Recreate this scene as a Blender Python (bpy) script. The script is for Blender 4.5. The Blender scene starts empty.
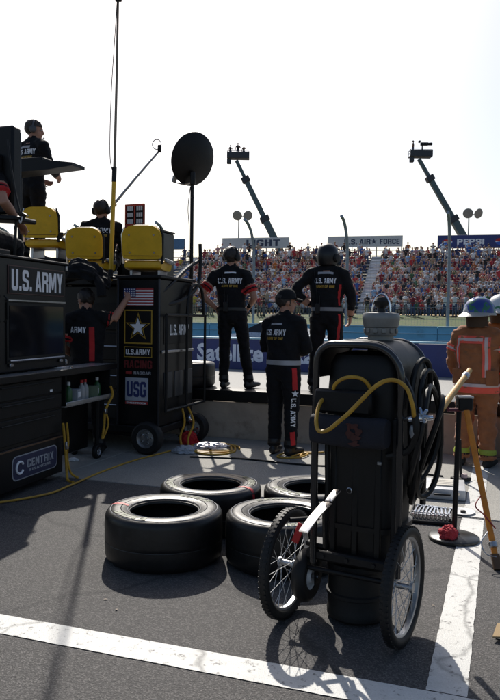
import bpy, bmesh, math, random
import numpy as np
from mathutils import Vector, Matrix, noise
from mathutils.bvhtree import BVHTree
from mathutils.kdtree import KDTree
from mathutils.geometry import tessellate_polygon

random.seed(7)
S = bpy.context.scene
COL = S.collection
R = math.radians

# ------------------------------------------------------------------ camera
cam = bpy.data.cameras.new('camera')
cam.sensor_fit = 'VERTICAL'
cam.sensor_height = 36.0
cam.lens = 36.0 * 720.0 / 700.0
cam.clip_start = 0.05
cam.clip_end = 6000.0
camo = bpy.data.objects.new('camera', cam)
COL.objects.link(camo)
camo.location = (0, 0, 1.45)
camo.rotation_euler = (Matrix.Rotation(R(90 - 2.55), 3, 'X') @ Matrix.Rotation(R(0.8), 3, 'Z')).to_euler()
S.camera = camo

# ------------------------------------------------------------------ sky and sun
SUN_EL, SUN_AZ = 41.0, -8.0          # azimuth measured from +Y, clockwise positive
world = bpy.data.worlds.new('World')
S.world = world
world.use_nodes = True
wn = world.node_tree
for n in list(wn.nodes):
    wn.nodes.remove(n)
wo = wn.nodes.new('ShaderNodeOutputWorld')
bg = wn.nodes.new('ShaderNodeBackground')
sk = wn.nodes.new('ShaderNodeTexSky')
sk.sky_type = 'NISHITA'
sk.sun_disc = False
sk.sun_elevation = R(SUN_EL)
sk.sun_rotation = R(SUN_AZ)
sk.altitude = 300
sk.air_density = 1.0
sk.dust_density = 3.2
sk.ozone_density = 1.0
bg.inputs[1].default_value = 0.105
wn.links.new(sk.outputs[0], bg.inputs[0])
wn.links.new(bg.outputs[0], wo.inputs[0])
sl = bpy.data.lights.new('sun', 'SUN')
sl.energy = 5.0
sl.angle = R(0.53)
sl.color = (1.0, 0.95, 0.87)
so = bpy.data.objects.new('sun', sl)
COL.objects.link(so)
_sd = Vector((math.sin(R(SUN_AZ)) * math.cos(R(SUN_EL)), math.cos(R(SUN_AZ)) * math.cos(R(SUN_EL)), math.sin(R(SUN_EL))))
so.rotation_euler = _sd.to_track_quat('Z', 'Y').to_euler()
so.location = _sd * 50
S.view_settings.view_transform = 'Standard'
S.view_settings.look = 'None'
S.view_settings.gamma = 1.0
S.view_settings.use_curve_mapping = False
S.view_settings.exposure = 0.22
S.render.engine = 'CYCLES'
S.cycles.max_bounces = 6
S.cycles.diffuse_bounces = 3
S.cycles.glossy_bounces = 3
S.cycles.transmission_bounces = 4
S.cycles.transparent_max_bounces = 12
S.cycles.caustics_reflective = False
S.cycles.caustics_refractive = False
S.cycles.use_denoising = True

# ------------------------------------------------------------------ helpers
def tag(o, label=None, cat=None, group=None, kind=None):
    if label: o['label'] = label
    if cat: o['category'] = cat
    if group: o['group'] = group
    if kind: o['kind'] = kind
    return o

def link(o, parent=None):
    COL.objects.link(o)
    if parent is not None:
        o.parent = parent
    return o

def thing(name, loc, rz=0.0, label=None, cat=None, group=None):
    o = bpy.data.objects.new(name, None)
    o.empty_display_size = 0.1
    COL.objects.link(o)
    o.location = loc
    o.rotation_euler = (0, 0, R(rz))
    return tag(o, label, cat, group)

def copy_tree(o, parent=None):
    c = o.copy()
    COL.objects.link(c)
    c.parent = parent
    for ch in list(o.children):
        copy_tree(ch, c)
    return c

class MB:
    """collects simple solids into one mesh"""
    def __init__(self):
        self.v, self.f, self.m = [], [], []
    def add(self, verts, faces, mi=0):
        b = len(self.v)
        self.v += [tuple(p) for p in verts]
        self.f += [tuple(b + i for i in f) for f in faces]
        self.m += [mi] * len(faces)
        return self
    def box(self, c, s, rot=None, bevel=0.0, mi=0, seg=1):
        bm = bmesh.new()
        bmesh.ops.create_cube(bm, size=1.0)
        for v in bm.verts:
            v.co = Vector((v.co.x * s[0], v.co.y * s[1], v.co.z * s[2]))
        if bevel > 0:
            bmesh.ops.bevel(bm, geom=list(bm.edges), offset=min(bevel, min(s) * 0.45), segments=seg, profile=0.7, affect='EDGES')
        if rot is not None:
            for v in bm.verts:
                v.co = rot @ v.co
        cc = Vector(c)
        bm.verts.index_update()
        self.add([v.co + cc for v in bm.verts], [[v.index for v in f.verts] for f in bm.faces], mi)
        bm.free()
        return self
    def tube(self, path, r, n=8, caps=True, mi=0, closed=False):
        P = [Vector(p) for p in path]
        k = len(P)
        rr = r if isinstance(r, (list, tuple)) else [r] * k
        up = None
        rings = []
        for i in range(k):
            if closed:
                t = (P[(i + 1) % k] - P[i - 1])
            else:
                t = P[min(i + 1, k - 1)] - P[max(i - 1, 0)]
            if t.length < 1e-9: t = Vector((0, 0, 1))
            t.normalize()
            if up is None:
                up = Vector((0, 0, 1)) if abs(t.z) < 0.9 else Vector((1, 0, 0))
            x = t.cross(up)
            if x.length < 1e-6:
                x = t.cross(Vector((0, 1, 0)))
            x.normalize()
            y = x.cross(t).normalized()
            up = y
            rings.append([P[i] + (x * math.cos(2 * math.pi * j / n) + y * math.sin(2 * math.pi * j / n)) * rr[i] for j in range(n)])
        vs = [p for rg in rings for p in rg]
        fs = []
        for i in range(k if closed else k - 1):
            a, b = i * n, ((i + 1) % k) * n
            for j in range(n):
                fs.append((a + j, a + (j + 1) % n, b + (j + 1) % n, b + j))
        if caps and not closed:
            fs.append(tuple(range(n - 1, -1, -1)))
            fs.append(tuple((k - 1) * n + j for j in range(n)))
        return self.add(vs, fs, mi)
    def lathe(self, prof, n=32, M=None, mi=0, closed=False):
        """profile of (radius, height) turned about local Z"""
        M = M or Matrix.Identity(4)
        vs, fs = [], []
        k = len(prof)
        for (r, z) in prof:
            for j in range(n):
                a = 2 * math.pi * j / n
                vs.append(M @ Vector((r * math.cos(a), r * math.sin(a), z)))
        for i in range(k if closed else k - 1):
            a, b = i * n, ((i + 1) % k) * n
            for j in range(n):
                fs.append((a + j, a + (j + 1) % n, b + (j + 1) % n, b + j))
        if not closed:
            if prof[0][0] > 1e-5: fs.append(tuple(range(n - 1, -1, -1)))
            if prof[-1][0] > 1e-5: fs.append(tuple((k - 1) * n + j for j in range(n)))
        return self.add(vs, fs, mi)
    def ball(self, c, r, M=None, n=14, k=8, mi=0):
        r = r if isinstance(r, (list, tuple)) else (r, r, r)
        M = M or Matrix.Identity(3)
        c = Vector(c)
        vs, fs = [], []
        vs.append(c + M @ Vector((0, 0, -r[2])))
        for i in range(1, k):
            t = math.pi * i / k - math.pi / 2
            for j in range(n):
                a = 2 * math.pi * j / n
                vs.append(c + M @ Vector((r[0] * math.cos(t) * math.cos(a), r[1] * math.cos(t) * math.sin(a), r[2] * math.sin(t))))
        vs.append(c + M @ Vector((0, 0, r[2])))
        for j in range(n):
            fs.append((0, 1 + (j + 1) % n, 1 + j))
            e = len(vs) - 1
            b = 1 + (k - 2) * n
            fs.append((e, b + j, b + (j + 1) % n))
        for i in range(k - 2):
            a, b = 1 + i * n, 1 + (i + 1) * n
            for j in range(n):
                fs.append((a + j, a + (j + 1) % n, b + (j + 1) % n, b + j))
        return self.add(vs, fs, mi)
    def loft(self, rings, n=16, xaxis=(1, 0, 0), mi=0, power=2.0):
        """rings: (centre, rx, ry); closed ends"""
        P = [Vector(r[0]) for r in rings]
        xa = Vector(xaxis)
        vs, fs = [], []
        k = len(P)
        for i in range(k):
            t = (P[min(i + 1, k - 1)] - P[max(i - 1, 0)]).normalized()
            x = (xa - t * xa.dot(t))
            if x.length < 1e-4: x = t.orthogonal()
            x.normalize()
            y = t.cross(x)
            for j in range(n):
                a = 2 * math.pi * j / n
                ca, sa = math.cos(a), math.sin(a)
                e = 2.0 / power
                px = math.copysign(abs(ca) ** e, ca) * rings[i][1]
                py = math.copysign(abs(sa) ** e, sa) * rings[i][2]
                vs.append(P[i] + x * px + y * py)
        for i in range(k - 1):
            a, b = i * n, (i + 1) * n
            for j in range(n):
                fs.append((a + j, a + (j + 1) % n, b + (j + 1) % n, b + j))
        fs.append(tuple(range(n - 1, -1, -1)))
        fs.append(tuple((k - 1) * n + j for j in range(n)))
        return self.add(vs, fs, mi)
    def prism(self, pts, d0, d1, M=None, mi=0):
        """polygon in local XZ, extruded along local Y from d0 to d1"""
        M = M or Matrix.Identity(4)
        n = len(pts)
        vs = [M @ Vector((x, d0, z)) for x, z in pts] + [M @ Vector((x, d1, z)) for x, z in pts]
        fs = [tuple(range(n)), tuple(range(2 * n - 1, n - 1, -1))]
        for i in range(n):
            j = (i + 1) % n
            fs.append((i, i + n, j + n, j))
        return self.add(vs, fs, mi)
    def mesh(self, name, mats, smooth=True, angle=38):
        me = bpy.data.meshes.new(name)
        me.from_pydata(self.v, [], self.f)
        mats = mats if isinstance(mats, (list, tuple)) else [mats]
        for m in mats:
            me.materials.append(m)
        if len(mats) > 1:
            me.polygons.foreach_set('material_index', self.m)
        bm = bmesh.new(); bm.from_mesh(me)
        bmesh.ops.recalc_face_normals(bm, faces=bm.faces)
        bm.to_mesh(me); bm.free()
        if smooth:
            me.polygons.foreach_set('use_smooth', [True] * len(me.polygons))
            me.set_sharp_from_angle(angle=R(angle))
        me.update()
        return me
    def build(self, name, mats, parent=None, smooth=True, angle=38):
        return link(bpy.data.objects.new(name, self.mesh(name, mats, smooth, angle)), parent)

def crom(pts, n=8, closed=False):
    """smooth curve through points"""
    P = [Vector(p) for p in pts]
    out = []
    k = len(P)
    rng = range(k) if closed else range(k - 1)
    for i in rng:
        if closed:
            a, b, c, d = P[i - 1], P[i], P[(i + 1) % k], P[(i + 2) % k]
        else:
            a, b, c, d = P[max(i - 1, 0)], P[i], P[i + 1], P[min(i + 2, k - 1)]
        for j in range(n):
            t = j / n
            out.append(0.5 * ((2 * b) + (c - a) * t + (2 * a - 5 * b + 4 * c - d) * t * t + (3 * b - a - 3 * c + d) * t ** 3))
    if not closed:
        out.append(P[-1])
    return out

def pipe(name, pts, r, m, parent=None, n=8, sub=8, closed=False):
    return MB().tube(crom(pts, sub, closed) if len(pts) > 2 else pts, r, n, closed=closed).build(name, m, parent)

def rot_to(axis):
    """matrix taking local Z onto axis"""
    return Vector(axis).normalized().to_track_quat('Z', 'Y').to_matrix()

def frame(o, axis):
    return Matrix.Translation(Vector(o)) @ rot_to(axis).to_4x4()

# ------------------------------------------------------------------ materials
MATS = {}
def mat(name, col, rough=0.6, metal=0.0, var=0.15, scale=6.0, bump=0.0, bscale=60.0, spec=None, dirt=None, coat=0.0, rvar=0.1, sheen=0.0):
    if name in MATS: return MATS[name]
    m = bpy.data.materials.new(name); m.use_nodes = True
    nt = m.node_tree; b = nt.nodes['Principled BSDF']
    b.inputs['Metallic'].default_value = metal
    if spec is not None: b.inputs['Specular IOR Level'].default_value = spec
    if sheen: b.inputs['Sheen Weight'].default_value = sheen; b.inputs['Sheen Roughness'].default_value = 0.35
    if coat: b.inputs['Coat Weight'].default_value = coat; b.inputs['Coat Roughness'].default_value = 0.08
    tc = nt.nodes.new('ShaderNodeTexCoord')
    nz = nt.nodes.new('ShaderNodeTexNoise')
    nz.inputs['Scale'].default_value = scale; nz.inputs['Detail'].default_value = 6; nz.inputs['Roughness'].default_value = 0.62
    nt.links.new(tc.outputs['Object'], nz.inputs['Vector'])
    cr = nt.nodes.new('ShaderNodeValToRGB')
    lo = [max(0, c * (1 - var)) for c in col[:3]]; hi = [min(1, c * (1 + var)) for c in col[:3]]
    cr.color_ramp.elements[0].position = 0.3; cr.color_ramp.elements[1].position = 0.7
    cr.color_ramp.elements[0].color = (*lo, 1); cr.color_ramp.elements[1].color = (*hi, 1)
    nt.links.new(nz.outputs['Fac'], cr.inputs[0])
    out = cr.outputs[0]
    if dirt:
        n2 = nt.nodes.new('ShaderNodeTexNoise'); n2.inputs['Scale'].default_value = dirt[1]; n2.inputs['Detail'].default_value = 9; n2.inputs['Roughness'].default_value = 0.7
        nt.links.new(tc.outputs['Object'], n2.inputs['Vector'])
        r2 = nt.nodes.new('ShaderNodeValToRGB'); r2.color_ramp.elements[0].position = dirt[2]; r2.color_ramp.elements[1].position = dirt[2] + 0.16
        nt.links.new(n2.outputs['Fac'], r2.inputs[0])
        mx = nt.nodes.new('ShaderNodeMix'); mx.data_type = 'RGBA'
        mx.inputs[7].default_value = (*dirt[0], 1)
        nt.links.new(r2.outputs[0], mx.inputs[0]); nt.links.new(out, mx.inputs[6])
        out = mx.outputs[2]
    nt.links.new(out, b.inputs['Base Color'])
    mr = nt.nodes.new('ShaderNodeMapRange')
    mr.inputs[3].default_value = max(0.02, rough - rvar); mr.inputs[4].default_value = min(1, rough + rvar)
    nt.links.new(nz.outputs['Fac'], mr.inputs[0]); nt.links.new(mr.outputs[0], b.inputs['Roughness'])
    if bump > 0:
        n3 = nt.nodes.new('ShaderNodeTexNoise'); n3.inputs['Scale'].default_value = bscale; n3.inputs['Detail'].default_value = 4
        nt.links.new(tc.outputs['Object'], n3.inputs['Vector'])
        bp = nt.nodes.new('ShaderNodeBump'); bp.inputs['Strength'].default_value = bump; bp.inputs['Distance'].default_value = 0.01
        nt.links.new(n3.outputs['Fac'], bp.inputs['Height']); nt.links.new(bp.outputs[0], b.inputs['Normal'])
    MATS[name] = m
    return m

def ground_mat(name, base, speck, scale, crack=False, rough=0.85, patch=0.25, stain=(0.03, 0.03, 0.03), worn=None, stain_at=0.6, bump=0.55):
    m = bpy.data.materials.new(name); m.use_nodes = True
    nt = m.node_tree; b = nt.nodes['Principled BSDF']; L = nt.links.new; N = nt.nodes.new
    tc = N('ShaderNodeTexCoord')
    big = N('ShaderNodeTexNoise'); big.inputs['Scale'].default_value = 0.9; big.inputs['Detail'].default_value = 8; big.inputs['Roughness'].default_value = 0.65
    L(tc.outputs['Object'], big.inputs['Vector'])
    vo = N('ShaderNodeTexVoronoi'); vo.inputs['Scale'].default_value = scale
    L(tc.outputs['Object'], vo.inputs['Vector'])
    fine = N('ShaderNodeTexNoise'); fine.inputs['Scale'].default_value = scale * 0.6; fine.inputs['Detail'].default_value = 3
    L(tc.outputs['Object'], fine.inputs['Vector'])
    r1 = N('ShaderNodeValToRGB')
    r1.color_ramp.elements[0].position = 0.3; r1.color_ramp.elements[1].position = 0.72
    r1.color_ramp.elements[0].color = (*[c * (1 - patch) for c in base], 1)
    r1.color_ramp.elements[1].color = (*[c * (1 + patch) for c in base], 1)
    L(big.outputs['Fac'], r1.inputs[0])
    sep = N('ShaderNodeSeparateColor'); L(vo.outputs['Color'], sep.inputs[0])
    r2 = N('ShaderNodeValToRGB'); r2.color_ramp.elements[0].position = 0.5; r2.color_ramp.elements[1].position = 1.0
    L(sep.outputs[0], r2.inputs[0])
    mx = N('ShaderNodeMix'); mx.data_type = 'RGBA'; mx.inputs[7].default_value = (*speck, 1)
    ml = N('ShaderNodeMath'); ml.operation = 'MULTIPLY'; ml.inputs[1].default_value = 0.55
    L(r2.outputs[0], ml.inputs[0]); L(ml.outputs[0], mx.inputs[0]); L(r1.outputs[0], mx.inputs[6])
    out = mx.outputs[2]
    st = N('ShaderNodeTexNoise'); st.inputs['Scale'].default_value = 2.3; st.inputs['Detail'].default_value = 10; st.inputs['Roughness'].default_value = 0.72
    L(tc.outputs['Object'], st.inputs['Vector'])
    r3 = N('ShaderNodeValToRGB'); r3.color_ramp.elements[0].position = stain_at; r3.color_ramp.elements[1].position = stain_at + 0.2
    L(st.outputs['Fac'], r3.inputs[0])
    m2 = N('ShaderNodeMix'); m2.data_type = 'RGBA'; m2.inputs[7].default_value = (*stain, 1)
    mm = N('ShaderNodeMath'); mm.operation = 'MULTIPLY'; mm.inputs[1].default_value = 0.6
    L(r3.outputs[0], mm.inputs[0]); L(mm.outputs[0], m2.inputs[0]); L(out, m2.inputs[6]); out = m2.outputs[2]
    if worn:
        wn_ = N('ShaderNodeTexNoise'); wn_.inputs['Scale'].default_value = 22; wn_.inputs['Detail'].default_value = 12; wn_.inputs['Roughness'].default_value = 0.75
        L(tc.outputs['Object'], wn_.inputs['Vector'])
        rw = N('ShaderNodeValToRGB'); rw.color_ramp.elements[0].position = 0.56; rw.color_ramp.elements[1].position = 0.63
        L(wn_.outputs['Fac'], rw.inputs[0])
        m4 = N('ShaderNodeMix'); m4.data_type = 'RGBA'; m4.inputs[7].default_value = (*worn, 1)
        L(rw.outputs[0], m4.inputs[0]); L(out, m4.inputs[6]); out = m4.outputs[2]
    hgt = vo.outputs['Distance']
    if crack:
        ds = N('ShaderNodeTexNoise'); ds.inputs['Scale'].default_value = 3.0; ds.inputs['Detail'].default_value = 6
        L(tc.outputs['Object'], ds.inputs['Vector'])
        am = N('ShaderNodeMix'); am.data_type = 'VECTOR'; am.inputs[0].default_value = 0.22
        L(tc.outputs['Object'], am.inputs[4]); L(ds.outputs['Color'], am.inputs[5])
        vc = N('ShaderNodeTexVoronoi'); vc.feature = 'DISTANCE_TO_EDGE'; vc.inputs['Scale'].default_value = crack
        L(am.outputs[1], vc.inputs['Vector'])
        rc = N('ShaderNodeValToRGB'); rc.color_ramp.elements[0].position = 0.0; rc.color_ramp.elements[1].position = 0.012
        rc.color_ramp.elements[0].color = (1, 1, 1, 1); rc.color_ramp.elements[1].color = (0, 0, 0, 1)
        L(vc.outputs['Distance'], rc.inputs[0])
        m3 = N('ShaderNodeMix'); m3.data_type = 'RGBA'; m3.inputs[7].default_value = (0.02, 0.02, 0.021, 1)
        mk = N('ShaderNodeMath'); mk.operation = 'MULTIPLY'
        L(rc.outputs[0], mk.inputs[0]); L(big.outputs['Fac'], mk.inputs[1])
        L(mk.outputs[0], m3.inputs[0]); L(out, m3.inputs[6]); out = m3.outputs[2]
    L(out, b.inputs['Base Color'])
    mr = N('ShaderNodeMapRange'); mr.inputs[3].default_value = rough - 0.12; mr.inputs[4].default_value = rough + 0.1
    L(big.outputs['Fac'], mr.inputs[0]); L(mr.outputs[0], b.inputs['Roughness'])
    b.inputs['Specular IOR Level'].default_value = 0.3
    bp = N('ShaderNodeBump'); bp.inputs['Strength'].default_value = bump; bp.inputs['Distance'].default_value = 0.006
    ad = N('ShaderNodeMath'); ad.operation = 'ADD'; L(hgt, ad.inputs[0]); L(fine.outputs['Fac'], ad.inputs[1])
    L(ad.outputs[0], bp.inputs['Height']); L(bp.outputs[0], b.inputs['Normal'])
    MATS[name] = m
    return m

M_ASPH = ground_mat('asphalt', (0.060, 0.0575, 0.0565), (0.20, 0.188, 0.18), 165, crack=0.5, stain_at=.58)
M_CONC = ground_mat('concrete_pad', (0.27, 0.26, 0.235), (0.35, 0.335, 0.305), 90, rough=0.8, patch=0.16, stain=(0.12, 0.115, 0.11))
M_PITROAD = ground_mat('pit_road_concrete', (0.29, 0.285, 0.27), (0.34, 0.33, 0.315), 40, rough=0.8, patch=0.1, stain=(0.2, 0.19, 0.18))
M_TRACK = ground_mat('track_asphalt', (0.085, 0.083, 0.082), (0.15, 0.15, 0.15), 60)
M_LINE = ground_mat('line_paint', (0.56, 0.555, 0.53), (0.64, 0.64, 0.62), 160, bump=.25, rough=0.6, patch=0.1, stain=(0.36, 0.35, 0.33), worn=(0.16, 0.155, 0.15), crack=.9, stain_at=0.55)
M_GRASS = ground_mat('grass_bank', (0.045, 0.075, 0.018), (0.10, 0.095, 0.04), 3.0, rough=0.95, patch=0.5, stain=(0.11, 0.085, 0.05), stain_at=0.52)

black_paint = mat('black_paint', (0.006, 0.006, 0.0065), 0.38, var=0.3, scale=3, rvar=0.15, spec=.3, dirt=((0.018, 0.016, 0.014), 5, 0.62))
black_satin = mat('black_satin', (0.006, 0.006, 0.0065), 0.5, var=0.3, bump=0.06, spec=.28)
black_rub = mat('black_rubber', (0.010, 0.0096, 0.0095), 0.6, var=0.3, bump=0.1, bscale=40, spec=.35)
black_hose = mat('black_hose', (0.007, 0.007, 0.007), 0.45, var=0.3, spec=.3)
tyre_rub = mat('tyre_rubber', (0.0095, 0.0092, 0.0092), 0.40, var=0.35, scale=9, bump=0.12, bscale=25, spec=.4, dirt=((0.026, 0.024, 0.022), 7, 0.60))
chrome = mat('chrome', (0.72, 0.72, 0.73), 0.12, 1.0, var=0.06, rvar=0.05)
plate_steel = mat('polished_steel', (0.8, 0.8, 0.8), 0.24, 1.0, var=0.06, rvar=0.04)
steel = mat('steel', (0.42, 0.42, 0.43), 0.35, 1.0, var=0.15)
alu = mat('aluminium', (0.52, 0.53, 0.54), 0.42, 0.9, var=0.12, bump=0.05)
zinc = mat('zinc', (0.30, 0.31, 0.32), 0.5, 0.8, var=0.15)
yellow_pl = mat('yellow_plastic', (0.72, 0.42, 0.012), 0.42, var=0.12, scale=8, dirt=((0.33, 0.21, 0.03), 9, 0.62))
yellow_hose = mat('yellow_hose', (0.46, 0.26, 0.025), 0.5, var=0.2, scale=14, dirt=((0.2, 0.13, 0.04), 12, 0.58))
yellow_strap = mat('yellow_strap', (0.46, 0.25, 0.02), 0.75, var=0.3, scale=30)
red_cloth = mat('red_cloth', (0.50, 0.02, 0.022), 0.85, var=0.25, bump=0.3, bscale=30)
red_plain = mat('red_plain', (0.45, 0.02, 0.02), 0.6, var=0.15)
white_pl = mat('white_plastic', (0.68, 0.68, 0.68), 0.45, var=0.08)
white_ink = mat('white_ink', (0.80, 0.80, 0.82), 0.6, var=0.08)
grey_ink = mat('grey_ink', (0.35, 0.35, 0.37), 0.6, var=0.1)
gold_ink = mat('gold_ink', (0.45, 0.27, 0.03), 0.55, var=0.1)
red_ink = mat('red_ink', (0.35, 0.03, 0.03), 0.6, var=0.15)
navy_ink = mat('navy_ink', (0.02, 0.03, 0.13), 0.55, var=0.15)
wood = mat('wood_handle', (0.55, 0.32, 0.10), 0.6, var=0.2, scale=14)
orange_pl = mat('orange_stick', (0.68, 0.22, 0.012), 0.55, var=0.2, scale=12, dirt=((0.25, 0.10, 0.03), 8, 0.62))
wall_blue = mat('wall_navy', (0.022, 0.034, 0.14), 0.6, var=0.15, scale=1.5, dirt=((0.05, 0.055, 0.15), 2, 0.6))
wall_cyan = mat('wall_light_blue', (0.15, 0.42, 0.60), 0.6, var=0.12, scale=0.8, dirt=((0.09, 0.20, 0.28), 0.7, 0.6))
wall_cyan2 = mat('wall_pale_blue', (0.28, 0.50, 0.62), 0.6, var=0.1, scale=0.8)
glass_dark = mat('dark_glass', (0.012, 0.012, 0.014), 0.08, var=0.1, rvar=0.03)
skin = mat('skin', (0.40, 0.20, 0.13), 0.55, var=0.12, scale=12)
hair_dark = mat('hair_dark', (0.018, 0.012, 0.009), 0.55, var=0.4, scale=40, bump=0.5, bscale=90)
cloth_black = mat('cloth_black', (0.009, 0.009, 0.0105), 0.85, var=0.3, scale=18, bump=0.25, bscale=140, spec=.2, sheen=.05)
cloth_navy = mat('cloth_dark_navy', (0.011, 0.012, 0.020), 0.85, var=0.3, scale=18, bump=0.25, bscale=140)
leather = mat('shoe_black', (0.012, 0.011, 0.011), 0.5, var=0.3)

# ------------------------------------------------------------------ lettering
_dg = bpy.context.evaluated_depsgraph_get
_h = lambda p, w=6: [(w - x, y) for x, y in reversed(p)]
_o = [(3, 10), (1.2, 10), (0, 8.8), (0, 1.2), (1.2, 0), (3, 0), (3, 1.8), (2, 1.8), (2, 8.2), (3, 8.2)]
_a = [(0, 0), (1.9, 10), (3, 10), (3, 7.6), (2.45, 3.6), (2.2, 2), (1.9, 0)]
GLYPH = {   # heavy block capitals, stroke two units wide on a ten unit height
    'U': [[(0, 10), (0, 1.2), (1.2, 0), (4.8, 0), (6, 1.2), (6, 10), (4, 10), (4, 1.8), (2, 1.8), (2, 10)]],
    'S': [[(6, 6.8), (6, 8.8), (4.8, 10), (1.2, 10), (0, 8.8), (0, 5.6), (1, 4.7), (4, 3.9), (4, 1.8), (2, 1.8), (2, 3.3), (0, 3.3), (0, 1.2), (1.2, 0), (4.8, 0), (6, 1.2), (6, 4.6), (5, 5.5), (2, 6.3), (2, 8.2), (4, 8.2), (4, 6.8)]],
    'A': [_a, _h(_a), [(2.2, 2), (3.8, 2), (3.55, 3.6), (2.45, 3.6)]],
    'R': [[(0, 0), (0, 10), (2, 10), (2, 0)], [(2, 10), (4.8, 10), (6, 8.8), (6, 5.8), (5.2, 4.9), (6, 3.9), (6, 0), (4, 0), (4, 3.6), (3.4, 4.2), (2, 4.2), (2, 5.9), (3.6, 5.9), (4, 6.3), (4, 7.9), (3.6, 8.3), (2, 8.3)]],
    'M': [[(0, 0), (0, 10), (2.4, 10), (3.9, 5), (5.4, 10), (7.8, 10), (7.8, 0), (6, 0), (6, 6.2), (4.6, 1.5), (3.2, 1.5), (1.8, 6.2), (1.8, 0)]],
    'Y': [[(0, 10), (2, 10), (3, 6.4), (4, 10), (6, 10), (4, 4), (4, 0), (2, 0), (2, 4)]],
    '.': [[(0, 0), (0, 2), (2, 2), (2, 0)]],
    'G': [[(6, 6.6), (6, 8.8), (4.8, 10), (1.2, 10), (0, 8.8), (0, 1.2), (1.2, 0), (4.8, 0), (6, 1.2), (6, 5.2), (3.2, 5.2), (3.2, 3.6), (4, 3.6), (4, 1.8), (2, 1.8), (2, 8.2), (4, 8.2), (4, 6.6)]],
    'C': [[(6, 6.4), (6, 8.8), (4.8, 10), (1.2, 10), (0, 8.8), (0, 1.2), (1.2, 0), (4.8, 0), (6, 1.2), (6, 3.6), (4, 3.6), (4, 1.8), (2, 1.8), (2, 8.2), (4, 8.2), (4, 6.4)]],
    'E': [[(0, 0), (0, 10), (5, 10), (5, 8.2), (2, 8.2), (2, 6), (4.6, 6), (4.6, 4.2), (2, 4.2), (2, 1.8), (5, 1.8), (5, 0)]],
    'F': [[(0, 0), (0, 10), (5, 10), (5, 8.2), (2, 8.2), (2, 6), (4.6, 6), (4.6, 4.2), (2, 4.2), (2, 0)]],
    'N': [[(0, 0), (0, 10), (2.1, 10), (4.1, 4.6), (4.1, 10), (6, 10), (6, 0), (3.9, 0), (1.9, 5.4), (1.9, 0)]],
    'T': [[(0, 10), (6, 10), (6, 8.2), (4, 8.2), (4, 0), (2, 0), (2, 8.2), (0, 8.2)]],
    'I': [[(0, 0), (0, 10), (2, 10), (2, 0)]],
    'X': [[(0, 0), (2, 5.1), (.2, 10), (2.3, 10), (3.1, 7.2), (3.9, 10), (6, 10), (4.2, 5.1), (6.2, 0), (4.1, 0), (3.1, 3), (2.1, 0)]],
    'P': [[(0, 0), (0, 10), (2, 10), (2, 0)], [(2, 10), (4.8, 10), (6, 8.8), (6, 5.2), (4.8, 4), (2, 4), (2, 5.8), (3.6, 5.8), (4, 6.2), (4, 7.8), (3.6, 8.2), (2, 8.2)]],
    'L': [[(0, 0), (0, 10), (2, 10), (2, 1.8), (5, 1.8), (5, 0)]],
    'H': [[(0, 0), (0, 10), (2, 10), (2, 6), (4, 6), (4, 10), (6, 10), (6, 0), (4, 0), (4, 4.2), (2, 4.2), (2, 0)]],
    'K': [[(0, 0), (0, 10), (2, 10), (2, 6.3), (4, 10), (6.2, 10), (3.9, 5.8), (6.2, 0), (4.1, 0), (2.6, 4), (2, 3.1), (2, 0)]],
    'O': [_o, _h(_o)], ' ': []}
def text2d(s, w, h, bold=0.02, spacing=1.0):
    if all(ch in GLYPH for ch in s):
        v, f, x = [], [], 0.0
        for ch in s:
            for poly in GLYPH[ch]:
                b = len(v)
                v += [(x + a, c) for a, c in poly]
                f.append(tuple(range(b, b + len(poly))))
            x += (max(a for poly in GLYPH[ch] for a, c in poly) + .9 * spacing) if GLYPH[ch] else 2.6
        f = [tuple(q[i] for i in tr) for q in f for tr in tessellate_polygon([[Vector((*v[i], 0)) for i in q]])]
        x0, x1 = min(p[0] for p in v), max(p[0] for p in v)
        return [((a - (x0 + x1) / 2) / (x1 - x0) * w, (c / 10 - .5) * h) for a, c in v], f
    cu = bpy.data.curves.new('t', 'FONT')
    cu.body = s; cu.size = 1.0; cu.offset = bold; cu.space_character = spacing
    cu.resolution_u = 2
    o = bpy.data.objects.new('t', cu)
    COL.objects.link(o)
    bpy.context.view_layer.update()
    me = bpy.data.meshes.new_from_object(o.evaluated_get(_dg()))
    v = [p.co.copy() for p in me.vertices]
    f = [tuple(p.vertices) for p in me.polygons]
    bpy.data.objects.remove(o); bpy.data.curves.remove(cu); bpy.data.meshes.remove(me)
    x0, x1 = min(p.x for p in v), max(p.x for p in v)
    y0, y1 = min(p.y for p in v), max(p.y for p in v)
    sx, sy = w / (x1 - x0), h / (y1 - y0)
    return [((p.x - (x0 + x1) / 2) * sx, (p.y - (y0 + y1) / 2) * sy) for p in v], f

def text_flat(name, s, o, right, up, w, h, m, parent, bold=0.02, spacing=1.0):
    v, f = text2d(s, w, h, bold, spacing)
    o, right, up = Vector(o), Vector(right).normalized(), Vector(up).normalized()
    me = bpy.data.meshes.new(name)
    me.from_pydata([o + right * a + up * b for a, b in v], [], f)
    me.materials.append(m)
    return link(bpy.data.objects.new(name, me), parent)

def star_pts(r0, r1, n=5):
    out = []
    for i in range(2 * n):
        a = math.pi / 2 + math.pi * i / n
        r = r0 if i % 2 == 0 else r1
        out.append((r * math.cos(a), r * math.sin(a)))
    return out

def flat_poly(name, pts, o, right, up, m, parent, thick=0.002):
    o, right, up = Vector(o), Vector(right).normalized(), Vector(up).normalized()
    nrm = right.cross(up)
    n = len(pts)
    vs = [o + right * a + up * b for a, b in pts]
    c = [o]
    me = bpy.data.meshes.new(name)
    vb = [p - nrm * thick for p in vs]
    faces = [(n * 2, i, (i + 1) % n) for i in range(n)] + [(i, i + n, (i + 1) % n + n, (i + 1) % n) for i in range(n)]
    me.from_pydata(vs + vb + c, [], faces)
    me.materials.append(m)
    return link(bpy.data.objects.new(name, me), parent)
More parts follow.
